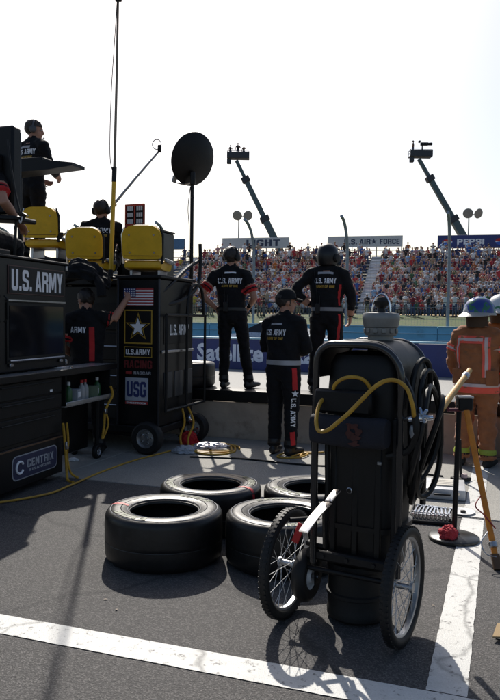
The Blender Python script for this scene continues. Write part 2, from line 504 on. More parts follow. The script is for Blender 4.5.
# ------------------------------------------------------------------ the setting
PIT = -19.3                       # the pit lane runs across the view at this angle
PU = Vector((math.cos(R(PIT)), math.sin(R(PIT)), 0)); PV = Vector((-math.sin(R(PIT)), math.cos(R(PIT)), 0))
def pit(u, v, z=0.0):
    return PU * u + PV * v + Vector((0, 0, z))

def struct(o, rz=PIT, kind='structure'):
    o.rotation_euler = (0, 0, R(rz)); o['kind'] = kind
    return o
def sheet(name, u0, u1, v0, v1, z, m, nu=1, nv=1):
    vs = [(u0 + (u1 - u0) * i / nu, v0 + (v1 - v0) * j / nv, z) for j in range(nv + 1) for i in range(nu + 1)]
    fs = [(j * (nu + 1) + i, j * (nu + 1) + i + 1, (j + 1) * (nu + 1) + i + 1, (j + 1) * (nu + 1) + i) for j in range(nv) for i in range(nu)]
    return struct(MB().add(vs, fs).build(name, m, smooth=False))
sheet('ground', -2500, 2500, -2500, 2500, -0.03, ground_mat('dirt', (0.16, 0.14, 0.11), (0.2, 0.18, 0.15), 4, rough=0.95))
sheet('pit_stall_asphalt', -30, 30, -12, 5.47, 0.0, M_ASPH)
pad = sheet('concrete_pad', -30, 30, 5.46, 8.3, -0.02, M_ASPH)
# poured slabs of the pad, with open joints
for i in range(-4, 5):
    b = 0.006
    w, d = 2.85, 2.56
    MB().box((i * 2.866 + 0.55, 5.482 + d / 2, -0.045), (w, d, 0.1), bevel=b).build('slab', M_CONC, pad)
sheet('pit_road', -120, 120, 8.45, 18.96, 0.0, M_PITROAD)
sheet('race_track', -160, 160, 19.2, 36.05, 0.0, M_TRACK)
def stripe(u0, u1, v0, v1, z):
    """a painted line with slightly ragged edges"""
    along = (u1 - u0) > (v1 - v0)
    L = (u1 - u0) if along else (v1 - v0)
    n = int(L / .02)
    vs = []
    for i in range(n + 1):
        q = i / n * L
        for k in (0, 1):
            e = .0035 * noise.noise(Vector((q * 9, k * 7, 1))) + .0025 * noise.noise(Vector((q * 38, k * 5, 4)))
            a = (v0 if along else u0) + k * ((v1 - v0) if along else (u1 - u0)) + e
            vs.append((u0 + q, a, z) if along else (a, v0 + q, z))
    return struct(MB().add(vs, [(2 * i, 2 * i + 1, 2 * i + 3, 2 * i + 2) for i in range(n)]).build('stall_line', M_LINE, smooth=False))
stripe(-9, 4.0, 2.66, 2.835, 0.0035)
stripe(-0.245, -0.09, 2.842, 5.465, 0.0035)
stripe(-0.24, -0.095, 5.49, 8.03, 0.0095)

# the grass bank under the grandstand
vs, fs = [], []
NU, NV = 120, 26
for j in range(NV + 1):
    for i in range(NU + 1):
        u = -70 + 120 * i / NU; v = 36.7 + 30 * j / NV
        t = min(1, max(0, (v - 38) / 17.0))
        z = 0.02 + 1.75 * t + 0.10 * noise.noise(Vector((u * .3, v * .3, 0))) * min(1, t * 4) + 0.05 * noise.noise(Vector((u * 1.3, v * 1.3, 3)))
        vs.append((u, v, z))
for j in range(NV):
    for i in range(NU):
        a = j * (NU + 1) + i
        fs.append((a, a + 1, a + NU + 2, a + NU + 1))
struct(MB().add(vs, fs).build('grass_bank', M_GRASS))

# the concrete pit wall with its black cap
conc_wall = mat('concrete_wall', (0.42, 0.34, 0.265), 0.85, var=0.18, scale=2.2, bump=0.25, bscale=25, dirt=((0.22, 0.17, 0.13), 3.2, 0.55))
wall = thing('pit_wall', pit(0, 8.05), PIT, 'low concrete pit wall with black cap that the crew stand on', 'wall')
for i in range(-5, 5):
    MB().box((i * 3.05 + 0.62, 0.225, 0.215), (3.035, 0.42, 0.45), bevel=0.012).build('wall_block', conc_wall, wall)
    MB().box((i * 3.05 + 0.62, 0.225, 0.512), (3.042, 0.47, 0.135), bevel=0.02, seg=2).build('wall_cap', black_satin, wall)

# the navy barrier between pit road and track, with its painted words
bar = thing('track_barrier', pit(0, 18.95), PIT, 'navy blue barrier with white lettering across pit road', 'barrier')
for i in range(-14, 14):
    MB().box((i * 3.6 - 0.4, 0.16, 0.42), (3.59, 0.3, 0.86), bevel=0.02).build('barrier_panel', wall_blue, bar)
MB().box((0, 0.16, 0.875), (100, 0.34, 0.045), bevel=0.01).build('barrier_top', wall_cyan2, bar)
lv, lw = mat('barrier_letters', (0.60, 0.66, 0.78), 0.6, var=0.12), 3.40
text_flat('lettering', 'Satellite Texa', (-6.52, 0.004, 0.465), (1, 0, 0), (0, 0, 1), 3.45, 0.50, lv, bar, bold=0.035)

# the light blue outer wall of the track
ow = thing('outer_wall', pit(0, 36.1), PIT, 'light blue banded wall along the far edge of the track', 'wall')
for i in range(-12, 10):
    x = i * 6.0
    MB().box((x, 0.2, 0.55), (5.985, 0.3, 1.14), bevel=0.02).build('wall_block', wall_cyan, ow)
    for z, h in ((0.46, 0.07), (0.80, 0.05), (1.135, 0.06)):
        MB().box((x, 0.04, z), (5.98, 0.06, h), bevel=0.012).build('rail', wall_cyan2, ow)

# the catch fence: posts bent over the track, cables, wire
fen = thing('catch_fence', pit(0, 36.6), PIT, 'tall catch fence with curved grey posts and cables before the grandstand', 'fence')
pst = mat('fence_post', (0.26, 0.30, 0.33), 0.5, 0.5, var=0.15)
pp_ = [(0, 0, 0), (0, 0, 2.5), (0, 0, 4.6), (0, -.12, 5.3), (0, -.5, 5.95), (0, -1.05, 6.35), (0, -1.6, 6.5)]
pm = MB().tube(crom(pp_, 5), 0.078, 8).mesh('post', pst)
for i in range(-3, 8):
    o = link(bpy.data.objects.new('post', pm), fen); o.location = (-2.56 - 5.05 * i, 0, 0)
cm = MB()
for z in (1.5, 2.1, 2.7, 3.3, 3.9, 4.5):
    cm.tube([(-39, -.09, z), (14, -.09, z)], 0.006, 4)
c = cm.build('cables', zinc, fen)
wm = MB()
for i in range(0, 353):
    x = -38.8 + i * 0.15
    wm.tube([(x, -.1, 1.2), (x, -.1, 4.4)], 0.0035, 3, caps=False)
w_ = wm.build('fence_wire', zinc, fen); w_['kind'] = 'stuff'

# ------------------------------------------------------------------ the grandstand
GR = -14.0
gs = thing('grandstand', (0, 61.5, 0), GR, 'long open aluminium grandstand packed with spectators', 'grandstand')
NROW, TREAD, Z0, RISE = 17, 0.90, 2.25, 0.355
AISLES = [(-20.5, 1.1), (9.5, 1.05), (-9.6, 0.9), (22.5, 1.1)]
bl_al = mat('bleacher_aluminium', (0.40, 0.41, 0.42), 0.5, 0.35, var=0.12, scale=2)
dkst = mat('stand_steel', (0.06, 0.065, 0.07), 0.6, 0.4, var=0.2)
st_wh = mat('stair_paint', (.75, .75, .75), .5, var=.08)
def row_z(i): return Z0 + RISE * i
for i in range(NROW):
    MB().box((4, i * TREAD + 0.55, row_z(i) - 0.42), (62, 0.60, 0.05), bevel=0.01).build('foot_board', bl_al, gs)
    MB().box((4, i * TREAD, row_z(i) - 0.03), (62, 0.30, 0.05), bevel=0.012).build('bench', bl_al, gs)
    MB().box((4, i * TREAD + 0.27, row_z(i) - 0.56), (62, 0.03, 0.24)).build('riser', dkst, gs)
for ax, aw in AISLES:
    for i in range(NROW):
        for k in range(2):
            MB().box((ax, i * TREAD - 0.30 + k * 0.45, row_z(i) - 0.37 + k * RISE / 2), (aw, 0.44, 0.17), bevel=0.01).build('stair_tread', st_wh, gs)
for x in range(-26, 36, 4):
    for y in (0.4, 5, 10, 15):
        zt = row_z(y / TREAD) - 0.62
        MB().box((x, y, zt / 2), (0.16, 0.16, zt)).build('column', dkst, gs)
    MB().box((x, 7.6, row_z(7.6 / TREAD) - 0.78), (0.12, 16.1, 0.24), rot=Matrix.Rotation(math.atan2(RISE, TREAD), 3, 'X')).build('raker', dkst, gs)
for z in (0.55, 1.1):
    MB().tube([(-27, 15.75, row_z(16) - .45 + z), (35, 15.75, row_z(16) - .45 + z)], 0.025, 6).build('back_rail', zinc, gs)
    MB().tube([(-27, -0.55, row_z(0) - .45 + z * .9), (35, -0.55, row_z(0) - .45 + z * .9)], 0.03, 6).build('front_rail', dkst, gs)
for i in range(0, 32):
    x = -27 + 2 * i
    MB().tube([(x, 15.75, row_z(16) - .4), (x, 15.75, row_z(16) + 0.66)], 0.025, 6).build('rail_post', zinc, gs)
    MB().tube([(x, -.55, row_z(0) - .45), (x, -.55, row_z(0) + 0.55)], 0.025, 6).build('rail_post', dkst, gs)

GU = Vector((math.cos(R(GR)), math.sin(R(GR)), 0)); GV = Vector((-math.sin(R(GR)), math.cos(R(GR)), 0))
def gpt(x, y, z): return Vector((0, 61.5, 0)) + GU * x + GV * y + Vector((0, 0, z))

# banners standing on the back rail
ban_w = mat('banner_white', (0.50, 0.53, 0.53), 0.7, var=0.06); ban_ink = mat('banner_ink', (0.035, 0.05, 0.09), 0.7, var=0.2)
ban_b = mat('banner_navy', (0.030, 0.045, 0.17), 0.6, var=0.1)
def banner(x0, x1, z0, z1, m, label):
    t = thing('banner', gpt((x0 + x1) / 2, 15.95, 0), GR, label, 'banner')
    w = x1 - x0
    MB().box((0, 0, (z0 + z1) / 2), (w, 0.08, z1 - z0), bevel=0.015).build('panel', m, t)
    n = max(2, int(w / 2.4))
    for i in range(n + 1):
        MB().tube([(-w / 2 + w * i / n * .98 + .05, 0.09, 6.9), (-w / 2 + w * i / n * .98 + .05, 0.09, z1)], 0.05, 6).build('post', dkst, t)
    return t
b = banner(-7.25, 0.17, 8.92, 10.08, ban_w, 'white banner ending in LIGHT above the grandstand')
text_flat('lettering', 'LIGHT', (0.85, -0.046, 9.5), (1, 0, 0), (0, 0, 1), 3.7, 0.72, ban_ink, b, bold=0.03, spacing=1.1)
b = banner(4.23, 11.95, 8.96, 10.1, ban_w, 'white banner reading U.S. AIR FORCE above the grandstand')
text_flat('lettering', 'U.S. AIR', (-0.75, -0.046, 9.5), (1, 0, 0), (0, 0, 1), 2.7, 0.55, ban_ink, b, bold=0.03)
text_flat('lettering', 'FORCE', (2.55, -0.046, 9.5), (1, 0, 0), (0, 0, 1), 2.0, 0.55, ban_ink, b, bold=0.03)
flat_poly('emblem', star_pts(.32, .13), (0.95, -0.046, 9.52), (1, 0, 0), (0, 0, 1), ban_ink, b)
b = banner(15.4, 30.0, 8.72, 10.05, ban_b, 'navy blue PEPSI banner above the right of the grandstand')
for k in range(3):
    x = -6.3 + k * 5.0
    text_flat('lettering', 'PEPSI', (x + 2.2, -0.046, 9.38), (1, 0, 0), (0, 0, 1), 2.6, 0.56, white_ink, b, bold=0.02)
    for nm, pts, m in (('emblem_red', [(0.44 * math.cos(a * math.pi / 10), 0.07 + .27 * math.sin(a * math.pi / 10)) for a in range(11)], red_plain),
                       ('emblem_blue', [(0.44 * math.cos(-a * math.pi / 10), -0.07 - .27 * math.sin(a * math.pi / 10)) for a in range(11)], mat('emblem_blue', (.03, .12, .5), .6)),
                       ('emblem_white', [(-.44, -.06), (.44, -.06), (.44, .06), (-.44, .06)], white_ink)):
        flat_poly(nm, pts, (x, -0.046, 9.38), (1, 0, 0), (0, 0, 1), m, b)
banner(-14.6, -11.6, 8.9, 10.1, mat('banner_blue', (.07, .15, .27), .6), 'small plain blue banner left of the grandstand banners')

# ------------------------------------------------------------------ spectators
def spectator_mesh(kind, seed):
    r = random.Random(seed)
    mb = MB()
    if kind == 'sit':
        hz = 0.0
        lean = r.uniform(-.06, .05)
        mb.loft([((0, 0, -.04), .15, .11), ((0, 0, .12), .15, .11), ((0, lean * .6, .34), .18, .115), ((0, lean, .47), .15, .09), ((0, lean, .53), .06, .06)], 8, mi=0)
        for s in (-1, 1):
            k = (s * r.uniform(.10, .17), -.43, r.uniform(-.03, .03))
            mb.tube([(s * .09, 0, .02), k, (k[0] * 1.05, -.46 + r.uniform(-.05, .08), -.40)], [.085, .065, .05], 6, mi=3)
            mb.box((k[0] * 1.05, -.5, -.40), (.09, .22, .07), mi=2)
            if r.random() < .22:
                e = (s * .30, -.12, .48); h = (s * .14, -.2, .72)
            else:
                e = (s * .25, -.05, .20); h = (s * .10, -.28, .10)
            mb.tube([(s * .17, lean, .44), ((s * .17 + e[0]) / 2, (lean + e[1]) / 2, (.44 + e[2]) / 2)], [.062, .055], 6, mi=0)
            mb.tube([((s * .17 + e[0]) / 2, (lean + e[1]) / 2, (.44 + e[2]) / 2), e, h], [.045, .042, .035], 6, mi=1)
            mb.ball(h, .045, n=6, k=4, mi=1)
        hc = (0, lean - .02, .65)
    else:
        lean = 0
        mb.loft([((0, 0, .82), .15, .10), ((0, 0, 1.0), .155, .11), ((0, 0, 1.22), .18, .115), ((0, 0, 1.40), .16, .09), ((0, 0, 1.46), .06, .06)], 8, mi=0)
        for s in (-1, 1):
            x = s * r.uniform(.09, .15)
            mb.tube([(s * .085, 0, .92), (x, -.02, .48), (x * 1.05, .02, .06)], [.10, .07, .055], 6, mi=3)
            mb.box((x * 1.05, -.05, .04), (.10, .25, .08), mi=2)
            m_ = r.choice((0, 1, 2))
            e = [(s * .27, .0, 1.12), (s * .30, -.05, 1.16), (s * .34, .05, 1.18)][m_]
            h = [(s * .25, -.10, .86), (s * .05, -.25, 1.20), (s * .17, -.02, .98)][m_]
            mid = [(s * .18 + e[0]) / 2, e[1] / 2, (1.37 + e[2]) / 2]
            mb.tube([(s * .18, 0, 1.37), mid], [.065, .055], 6, mi=0)
            mb.tube([mid, e, h], [.046, .042, .034], 6, mi=1)
            mb.ball(h, .045, n=6, k=4, mi=1)
        hc = (0, -.01, 1.60)
    hx = Vector(hc)
    mb.tube([hx - Vector((0, 0, .17)), hx], .05, 6, mi=1)
    mb.ball(hx, (.077, .095, .115), n=8, k=6, mi=1)
    if seed % 3 == 0:     # cap with a bill
        mb.ball(hx + Vector((0, .0, .045)), (.088, .106, .088), n=8, k=6, mi=2)
        mb.box(hx + Vector((0, -.135, .045)), (.13, .11, .014), mi=2)
    else:
        mb.ball(hx + Vector((0, .022, .032)), (.085, .10, .105), n=8, k=6, mi=2)
    return mb

shirt_cols = {'white': (.68, .68, .68), 'light grey': (.45, .45, .48), 'red': (.42, .035, .04), 'dark red': (.22, .02, .03), 'navy': (.025, .035, .10),
              'black': (.02, .02, .022), 'light blue': (.28, .42, .62), 'blue': (.04, .10, .32), 'tan': (.36, .27, .18), 'yellow': (.5, .36, .04), 'pink': (.5, .25, .27), 'orange': (.5, .14, .02), 'green': (.05, .14, .06)}
shirt_w = {'white': 27, 'light grey': 10, 'red': 10, 'dark red': 9, 'navy': 12, 'black': 14, 'light blue': 7, 'blue': 6, 'tan': 5, 'yellow': 2, 'pink': 4, 'orange': 1, 'green': 2}
SH = {k: mat('shirt_' + k.replace(' ', '_'), v, .85, var=.1) for k, v in shirt_cols.items()}
SK = [mat('spectator_skin', (.52, .29, .20), .6), mat('spectator_skin_tan', (.36, .19, .12), .6)]
HR = [mat('hair_brown', (.05, .03, .02), .7), mat('hair_black', (.015, .013, .012), .7), mat('cap_white', (.55, .55, .55), .8), mat('cap_red', (.3, .02, .02), .8), mat('cap_navy', (.02, .03, .08), .8), mat('hair_fair', (.25, .17, .08), .7)]
TR = [mat('jeans', (.05, .08, .16), .85), mat('khaki', (.30, .25, .17), .85), mat('shorts_grey', (.16, .16, .17), .85)]
keys = list(shirt_cols); wts = [shirt_w[k] for k in keys]
allm = list(SH.values()) + SK + HR + TR
mi_of = {m.name: i for i, m in enumerate(allm)}
SITM = [spectator_mesh('sit', s) for s in range(7)]
STDM = [spectator_mesh('std', s) for s in range(7)]
SITD = [m.mesh('spectator', [SH['white'], SK[0], HR[0], TR[0]], angle=60) for m in SITM]
STDD = [m.mesh('spectator', [SH['white'], SK[0], HR[0], TR[0]], angle=60) for m in STDM]
rc = random.Random(11)
_ON = 'zeroth first second third fourth fifth sixth seventh eighth ninth tenth eleventh twelfth thirteenth fourteenth fifteenth sixteenth seventeenth eighteenth nineteenth'.split()
def ordinal(n):
    if n < 20: return _ON[n]
    t = {2: 'twent', 3: 'thirt', 4: 'fort', 5: 'fift', 6: 'sixt', 7: 'sevent', 8: 'eight', 9: 'ninet'}[n // 10]
    return t + 'ieth' if n % 10 == 0 else t + 'y-' + _ON[n % 10]
def outfit():
    s = rc.choices(keys, wts)[0]
    return s, (SH[s], rc.choices(SK, (4, 1))[0], rc.choices(HR, (5, 3, 3, 1.5, 2, 2))[0], rc.choices(TR, (4, 3, 2))[0])
def person_copy(me, loc, rz, s, ms, label, group, scale=1.0):
    o = bpy.data.objects.new('person', me)
    COL.objects.link(o)
    o.location = loc; o.rotation_euler = (0, 0, R(rz)); o.scale = (scale,) * 3
    for i, m in enumerate(ms):
        o.material_slots[i].link = 'OBJECT'; o.material_slots[i].material = m
    return tag(o, label, 'person', group)
cv, cf, cmi = [], [], []
nv = 0; nind = 0
for i in range(NROW):
    x = -11.0; inrow = 0
    while x < 26:
        x += rc.uniform(0.42, 0.53)
        if any(abs(x - a) < w / 2 + 0.12 for a, w in AISLES): continue
        if rc.random() < 0.05: continue
        std = rc.random() < (0.10 if i < 14 else 0.35)
        k = rc.randrange(7)
        s, ms = outfit()
        sc = rc.uniform(.92, 1.06); rz = rc.uniform(-22, 22)
        loc = gpt(x, i * TREAD + (-.02 if not std else -.28) + rc.uniform(-.04, .04), row_z(i) + (0.0 if not std else -.40 - (0 if i else .02)))
        if i < 5 and nind < 265 and -10 < x < 22.5:
            nind += 1; inrow += 1
            person_copy((STDD if std else SITD)[k], loc, GR + rz, s, ms,
                        'spectator in %s shirt %s, %s from left in %s row of grandstand' % (s, 'standing' if std else 'seated', ordinal(inrow), 'bottom' if i == 0 else ordinal(i + 1)), 'spectators in the lower grandstand rows', sc)
            continue
        mb = (STDM if std else SITM)[k]
        a = R(GR + rz); ca, sa = math.cos(a) * sc, math.sin(a) * sc
        V = np.array(mb.v)
        W = np.empty_like(V); W[:, 0] = V[:, 0] * ca - V[:, 1] * sa + loc.x; W[:, 1] = V[:, 0] * sa + V[:, 1] * ca + loc.y; W[:, 2] = V[:, 2] * sc + loc.z
        cv.append(W); cf += [tuple(q + nv for q in f) for f in mb.f]
        idx = [mi_of[m.name] for m in ms]
        cmi += [idx[q] for q in mb.m]
        nv += len(V)
me = bpy.data.meshes.new('grandstand_crowd')
me.from_pydata(np.concatenate(cv).tolist(), [], cf)
for m in allm: me.materials.append(m)
me.polygons.foreach_set('material_index', cmi)
me.polygons.foreach_set('use_smooth', [True] * len(cf))
tag(link(bpy.data.objects.new('grandstand_crowd', me)), 'dense mass of spectators filling the upper grandstand rows', 'crowd', kind='stuff')
# onlookers standing along the rail at the top of the bank
for i in range(34):
    x = -9 + i * 0.95 + rc.uniform(-.4, .4)
    s, ms = outfit()
    y = -3.6 + rc.uniform(-1.2, .8)
    P = gpt(x, y, 0)
    v_ = P.dot(PV); t = min(1, max(0, (v_ - 38) / 17.0))
    person_copy(STDD[rc.randrange(7)], (P.x, P.y, 0.0 + 1.75 * t), GR + rc.uniform(-60, 60), s, ms,
                'onlooker in %s shirt on the bank below the grandstand, %s from the left' % (s, ordinal(i + 1)), 'onlookers on the grass bank', rc.uniform(.93, 1.05))
# the fence in front of them
sf = thing('spectator_fence', gpt(0, -5.6, 0), GR, 'low dark railing at the top of the grass bank', 'fence')
for i in range(-7, 15):
    P = gpt(i * 2.0, -5.6, 0); v_ = P.dot(PV); zb = 1.75 * min(1, max(0, (v_ - 38) / 17.0))
    MB().tube([(i * 2.0, 0, zb - .1), (i * 2.0, 0, zb + 1.15)], .03, 6).build('post', dkst, sf)
    P2 = gpt(i * 2.0 + 2, -5.6, 0); v2 = P2.dot(PV); z2 = 1.75 * min(1, max(0, (v2 - 38) / 17.0))
    for q in (.35, .75, 1.12):
        MB().tube([(i * 2.0, 0, zb + q), (i * 2.0 + 2, 0, z2 + q)], .02, 5).build('rail', dkst, sf)

# ------------------------------------------------------------------ boom lifts and floodlights behind the stand
lift_paint = mat('lift_paint', (.06, .10, .11), .5, var=.2); lift_dark = mat('lift_dark', (.03, .035, .045), .6)
def boom_lift(base, top, label):
    t = thing('boom_lift', base, 0, label, 'boom lift')
    d = Vector(top) - Vector(base); d.z -= 2.6
    p0 = Vector((0, 0, 2.6))
    MB().box((0, 0, 1.0), (3.0, 5.5, .9), bevel=.15).build('chassis', lift_dark, t)
    for sx in (-1, 1):
        for sy in (-1, 1):
            MB().lathe([(.3, -.25), (.62, -.25), (.7, -.15), (.7, .15), (.62, .25), (.3, .25)], 18, Matrix.Translation((sx * 1.6, sy * 1.9, .7)) @ Matrix.Rotation(R(90), 4, 'Y')).build('wheel', black_rub, t)
    MB().box((0, 0, 2.0), (2.2, 3.4, 1.1), bevel=.2).build('turret', lift_paint, t)
    dn = d.normalized(); q = rot_to(dn)
    L = d.length
    for nm, a, b2, w in (('boom_section', 0, .60, .90), ('boom_section', .56, .86, .66), ('boom_section', .82, .985, .46)):
        c_ = p0 + d * (a + b2) / 2
        MB().box(c_, (w, w * .9, L * (b2 - a)), rot=q, bevel=.05).build(nm, lift_paint, t)
    for a, w in ((.60, 1.1), (.86, .95)):
        MB().box(p0 + d * a, (w, w, .7), rot=q, bevel=.06).build('boom_collar', lift_dark, t)
    MB().tube([p0 + d * .05 + q @ Vector((0, -.55, 0)), p0 + d * .36 + q @ Vector((0, -.6, 0))], .2, 8).build('lift_cylinder', steel, t)
    e = p0 + d
    bk = MB().box(e + Vector((.35, 0, .0)), (2.7, 1.3, .16), bevel=.04).build('basket', lift_dark, t)
    MB().box(e + Vector((-.75, -.3, -.45)), (.5, .5, .6), bevel=.06).build('control_box', lift_dark, bk)
    for sx in (-.95, .35, 1.65):
        for sy in (-.6, .6):
            MB().tube([e + Vector((sx, sy, 0)), e + Vector((sx, sy, .75))], .03, 5).build('rail_post', lift_dark, bk)
    for z in (.4, .75):
        MB().tube([e + Vector(p) for p in ((-.95, -.6, z), (1.65, -.6, z), (1.65, .6, z), (-.95, .6, z))], .035, 5, closed=True).build('rail', lift_dark, bk)
    MB().box(e + Vector((.35, -.64, .34)), (2.7, .05, .62)).build('kick_panel', lift_dark, bk)
    return t, Vector(base) + e
l1, e1 = boom_lift((7.1, 88, 0), (-2.1, 88, 20.7), 'left boom lift raising a crowded camera platform behind the grandstand')
l2, e2 = boom_lift((31.2, 88, 0), (19.9, 88, 21.2), 'right boom lift raising a lone cameraman behind the grandstand')
dk_out = (SH['black'], SK[1], HR[1], TR[0])
for dx, k, rz, sc, lb in ((.3, 1, 10, 1.05, 'tallest of the people on the left boom lift platform'), (-.6, 2, 40, .9, 'person at the left end of the left boom lift platform'), (1.0, 4, -30, .9, 'person at the right end of the left boom lift platform')):
    person_copy(STDD[k], e1 + Vector((dx, .1, .08)), rz, 'black', dk_out, lb, 'people on the left boom lift', sc)
person_copy(STDD[5], e2 + Vector((-.55, 0, .08)), 80, 'black', dk_out, 'cameraman standing on the right boom lift platform', None, 1.08)
cmr = thing('television_camera', e2 + Vector((.55, 0, .08)), 0, 'television camera on a pedestal on the right boom lift platform', 'camera')
MB().tube([(0, 0, 0), (0, 0, 1.25)], [.12, .07], 8).build('pedestal', lift_dark, cmr)
MB().box((.25, 0, 1.45), (.95, .35, .36), bevel=.05).build('camera_body', black_satin, cmr)
MB().lathe([(.17, 0), (.19, .45), (.15, .5)], 12, frame((.7, 0, 1.45), (1, 0, .05))).build('lens', black_rub, cmr)
MB().box((-.35, 0, 1.72), (.25, .3, .25), bevel=.03).build('viewfinder', black_satin, cmr)
def floodlight(base, zt, label):
    t = thing('floodlight_pole', base, 0, label, 'floodlight', 'floodlights behind the grandstand')
    MB().tube([(0, 0, 0), (0, 0, zt)], [.13, .08], 8).build('pole', zinc, t)
    MB().tube([(-.35, 0, zt), (1.0, 0, zt)], .05, 6).build('crossbar', zinc, t)
    for dx, a in ((-.15, -.25), (1.1, .35)):
        MB().lathe([(.08, -.35), (.3, -.3), (.62, .12), (.66, .2), (.6, .22), (.05, .16)], 18, frame((dx, -.1, zt + .15), (a, -.85, -.35))).build('lamp_head', zinc, t)
floodlight((-1.7, 95, 0), 14.7, 'twin floodlight pole beside the left boom lift')
floodlight((28.4, 95, 0), 15.4, 'twin floodlight pole beside the right boom lift')

# ------------------------------------------------------------------ a stock car passing on the track
car = thing('stock_car', pit(-8.35, 28.3), PIT, 'silver blue stock car passing behind the navy barrier', 'car')
car_p = mat('car_paint', (.22, .30, .38), .28, .3, var=.1, coat=.5)
mb = MB()
secs = [(-2.45, .28, .62, .80), (-2.3, .24, .78, .92), (-1.3, .2, .88, .98), (0, .2, .84, 1.0), (1.2, .2, .82, .99), (2.1, .24, .70, .94), (2.45, .3, .52, .78)]
rows = []
for x, z0, z1, w in secs:
    rows.append([(x, -w, z0), (x, -w, z0 + (z1 - z0) * .75), (x, -w * .82, z1), (x, w * .82, z1), (x, w, z0 + (z1 - z0) * .75), (x, w, z0)])
vs = [p for r_ in rows for p in r_]; fs = []
for i in range(len(rows) - 1):
    for j in range(5): fs.append((i * 6 + j, i * 6 + j + 1, (i + 1) * 6 + j + 1, (i + 1) * 6 + j))
    fs.append((i * 6 + 5, i * 6, (i + 1) * 6, (i + 1) * 6 + 5))
fs += [tuple(range(6)), tuple(range(len(vs) - 1, len(vs) - 7, -1))]
mb.add(vs, fs); body = mb.build('body', car_p, car)
mb = MB()
gh = [[(-1.75, -.8, .85), (-1.75, .8, .85), (1.15, .82, .83), (1.15, -.82, .83)], [(-.85, -.6, 1.30), (-.85, .6, 1.30), (.25, .62, 1.32), (.25, -.62, 1.32)]]
mb.add(gh[0] + gh[1], [(0, 1, 5, 4), (1, 2, 6, 5), (2, 3, 7, 6), (3, 0, 4, 7), (4, 5, 6, 7)])
mb.build('windows', glass_dark, car)
MB().add([(-.95, -.64, 1.30), (-.95, .64, 1.30), (.32, .66, 1.32), (.32, -.66, 1.32), (-.8, -.55, 1.36), (-.8, .55, 1.36), (.2, .56, 1.37), (.2, -.56, 1.37)], [(0, 1, 5, 4), (1, 2, 6, 5), (2, 3, 7, 6), (3, 0, 4, 7), (4, 5, 6, 7), (3, 2, 1, 0)]).build('roof', car_p, car)
for sx, sy in ((-1.45, -.85), (-1.45, .85), (1.45, -.85), (1.45, .85)):
    MB().lathe([(.15, -.14), (.3, -.14), (.34, -.1), (.34, .1), (.3, .14), (.15, .14)], 20, Matrix.Translation((sx, sy, .34)) @ Matrix.Rotation(R(90), 4, 'X')).build('wheel', black_rub, car)
MB().box((-2.4, 0, 1.0), (.06, 1.5, .18), bevel=.01).build('spoiler', car_p, car)
# ------------------------------------------------------------------ tyres
def tyre_mesh():
    r, w = .352, .30
    prof = [(.205, .03), (.215, .008), (.24, .0), (.29, -.004), (.325, .004), (.344, .022), (.3505, .04), (.353, .10), (.3532, .122), (.3515, .125), (.3515, .127), (.3532, .130), (.354, .15), (.3535, .20), (.352, .255), (.349, .274), (.340, .289), (.328, .297), (.322, .2985), (.318, .2965), (.312, .3005), (.29, .304), (.262, .303), (.258, .300), (.255, .3025), (.24, .300), (.222, .294), (.214, .291), (.212, .286), (.206, .284), (.203, .27), (.212, .262), (.30, .25), (.318, .20), (.322, .15), (.318, .10), (.30, .05), (.212, .04)]
    return MB().lathe(prof, 72, closed=True).mesh('tyre_body', tyre_rub, angle=30)
TYM = tyre_mesh()
tyre_ink = mat('tyre_lettering', (.07, .09, .035), .6, var=.3)
def tyre(loc, rz, label, mark=None, words=True):
    t = thing('racing_tyre', loc, rz, label, 'tyre', 'racing tyres')
    link(bpy.data.objects.new('tyre_body', TYM), t)
    if words:
        for word, a0 in (('EAGLE', 40), ('EAGLE', 220)):
            v, f = text2d(word, .26, .042, .015)
            me = bpy.data.meshes.new('lettering')
            vs = []
            for x, y in v:
                a = R(a0) - x / .288
                rr = .288 + y
                vs.append((rr * math.cos(a), rr * math.sin(a), .306 - max(0, rr - .29) * .12))
            me.from_pydata(vs, [], f); me.materials.append(tyre_ink)
            link(bpy.data.objects.new('lettering', me), t)
    for r0, z0 in ((.3205, .3003), (.219, .2945)):
        MB().tube([(r0 * math.cos(2 * math.pi * k / 72), r0 * math.sin(2 * math.pi * k / 72), z0) for k in range(72)], .0016, 5, closed=True).build('sidewall_highlight', grey_ink, t)  # pale rings paint in the thin highlights along bead and shoulder
    if mark is not None:
        mb = MB()
        pr = [(.225, .298), (.262, .3065), (.29, .3075), (.315, .3035), (.335, .2965), (.347, .281), (.3535, .25), (.3555, .2)]
        vs, fs = [], []
        for i, (r_, z_) in enumerate(pr):
            for s_ in (-1, 1):
                a = R(mark) + s_ * .014 / r_
                vs.append((r_ * math.cos(a), r_ * math.sin(a), z_))
        for i in range(len(pr) - 1): fs.append((2 * i, 2 * i + 1, 2 * i + 3, 2 * i + 2))
        mb.add(vs, fs).build('paint_mark', red_plain, t)
    return t
tyre((-.505, 4.31, 0), 10, 'racing tyre lying at the left front of the four', 160)
tyre((-.26, 4.98, 0), -30, 'racing tyre lying at the left rear of the four', -2)
tyre((.222, 4.25, 0), 60, 'racing tyre lying at the right front beside the spoked wheel', None)
tyre((.462, 4.93, 0), 0, 'racing tyre lying at the right rear behind the black cart', None)
tyre((-.79, 9.13, .583), 25, 'racing tyre lying flat on the pit wall', None)

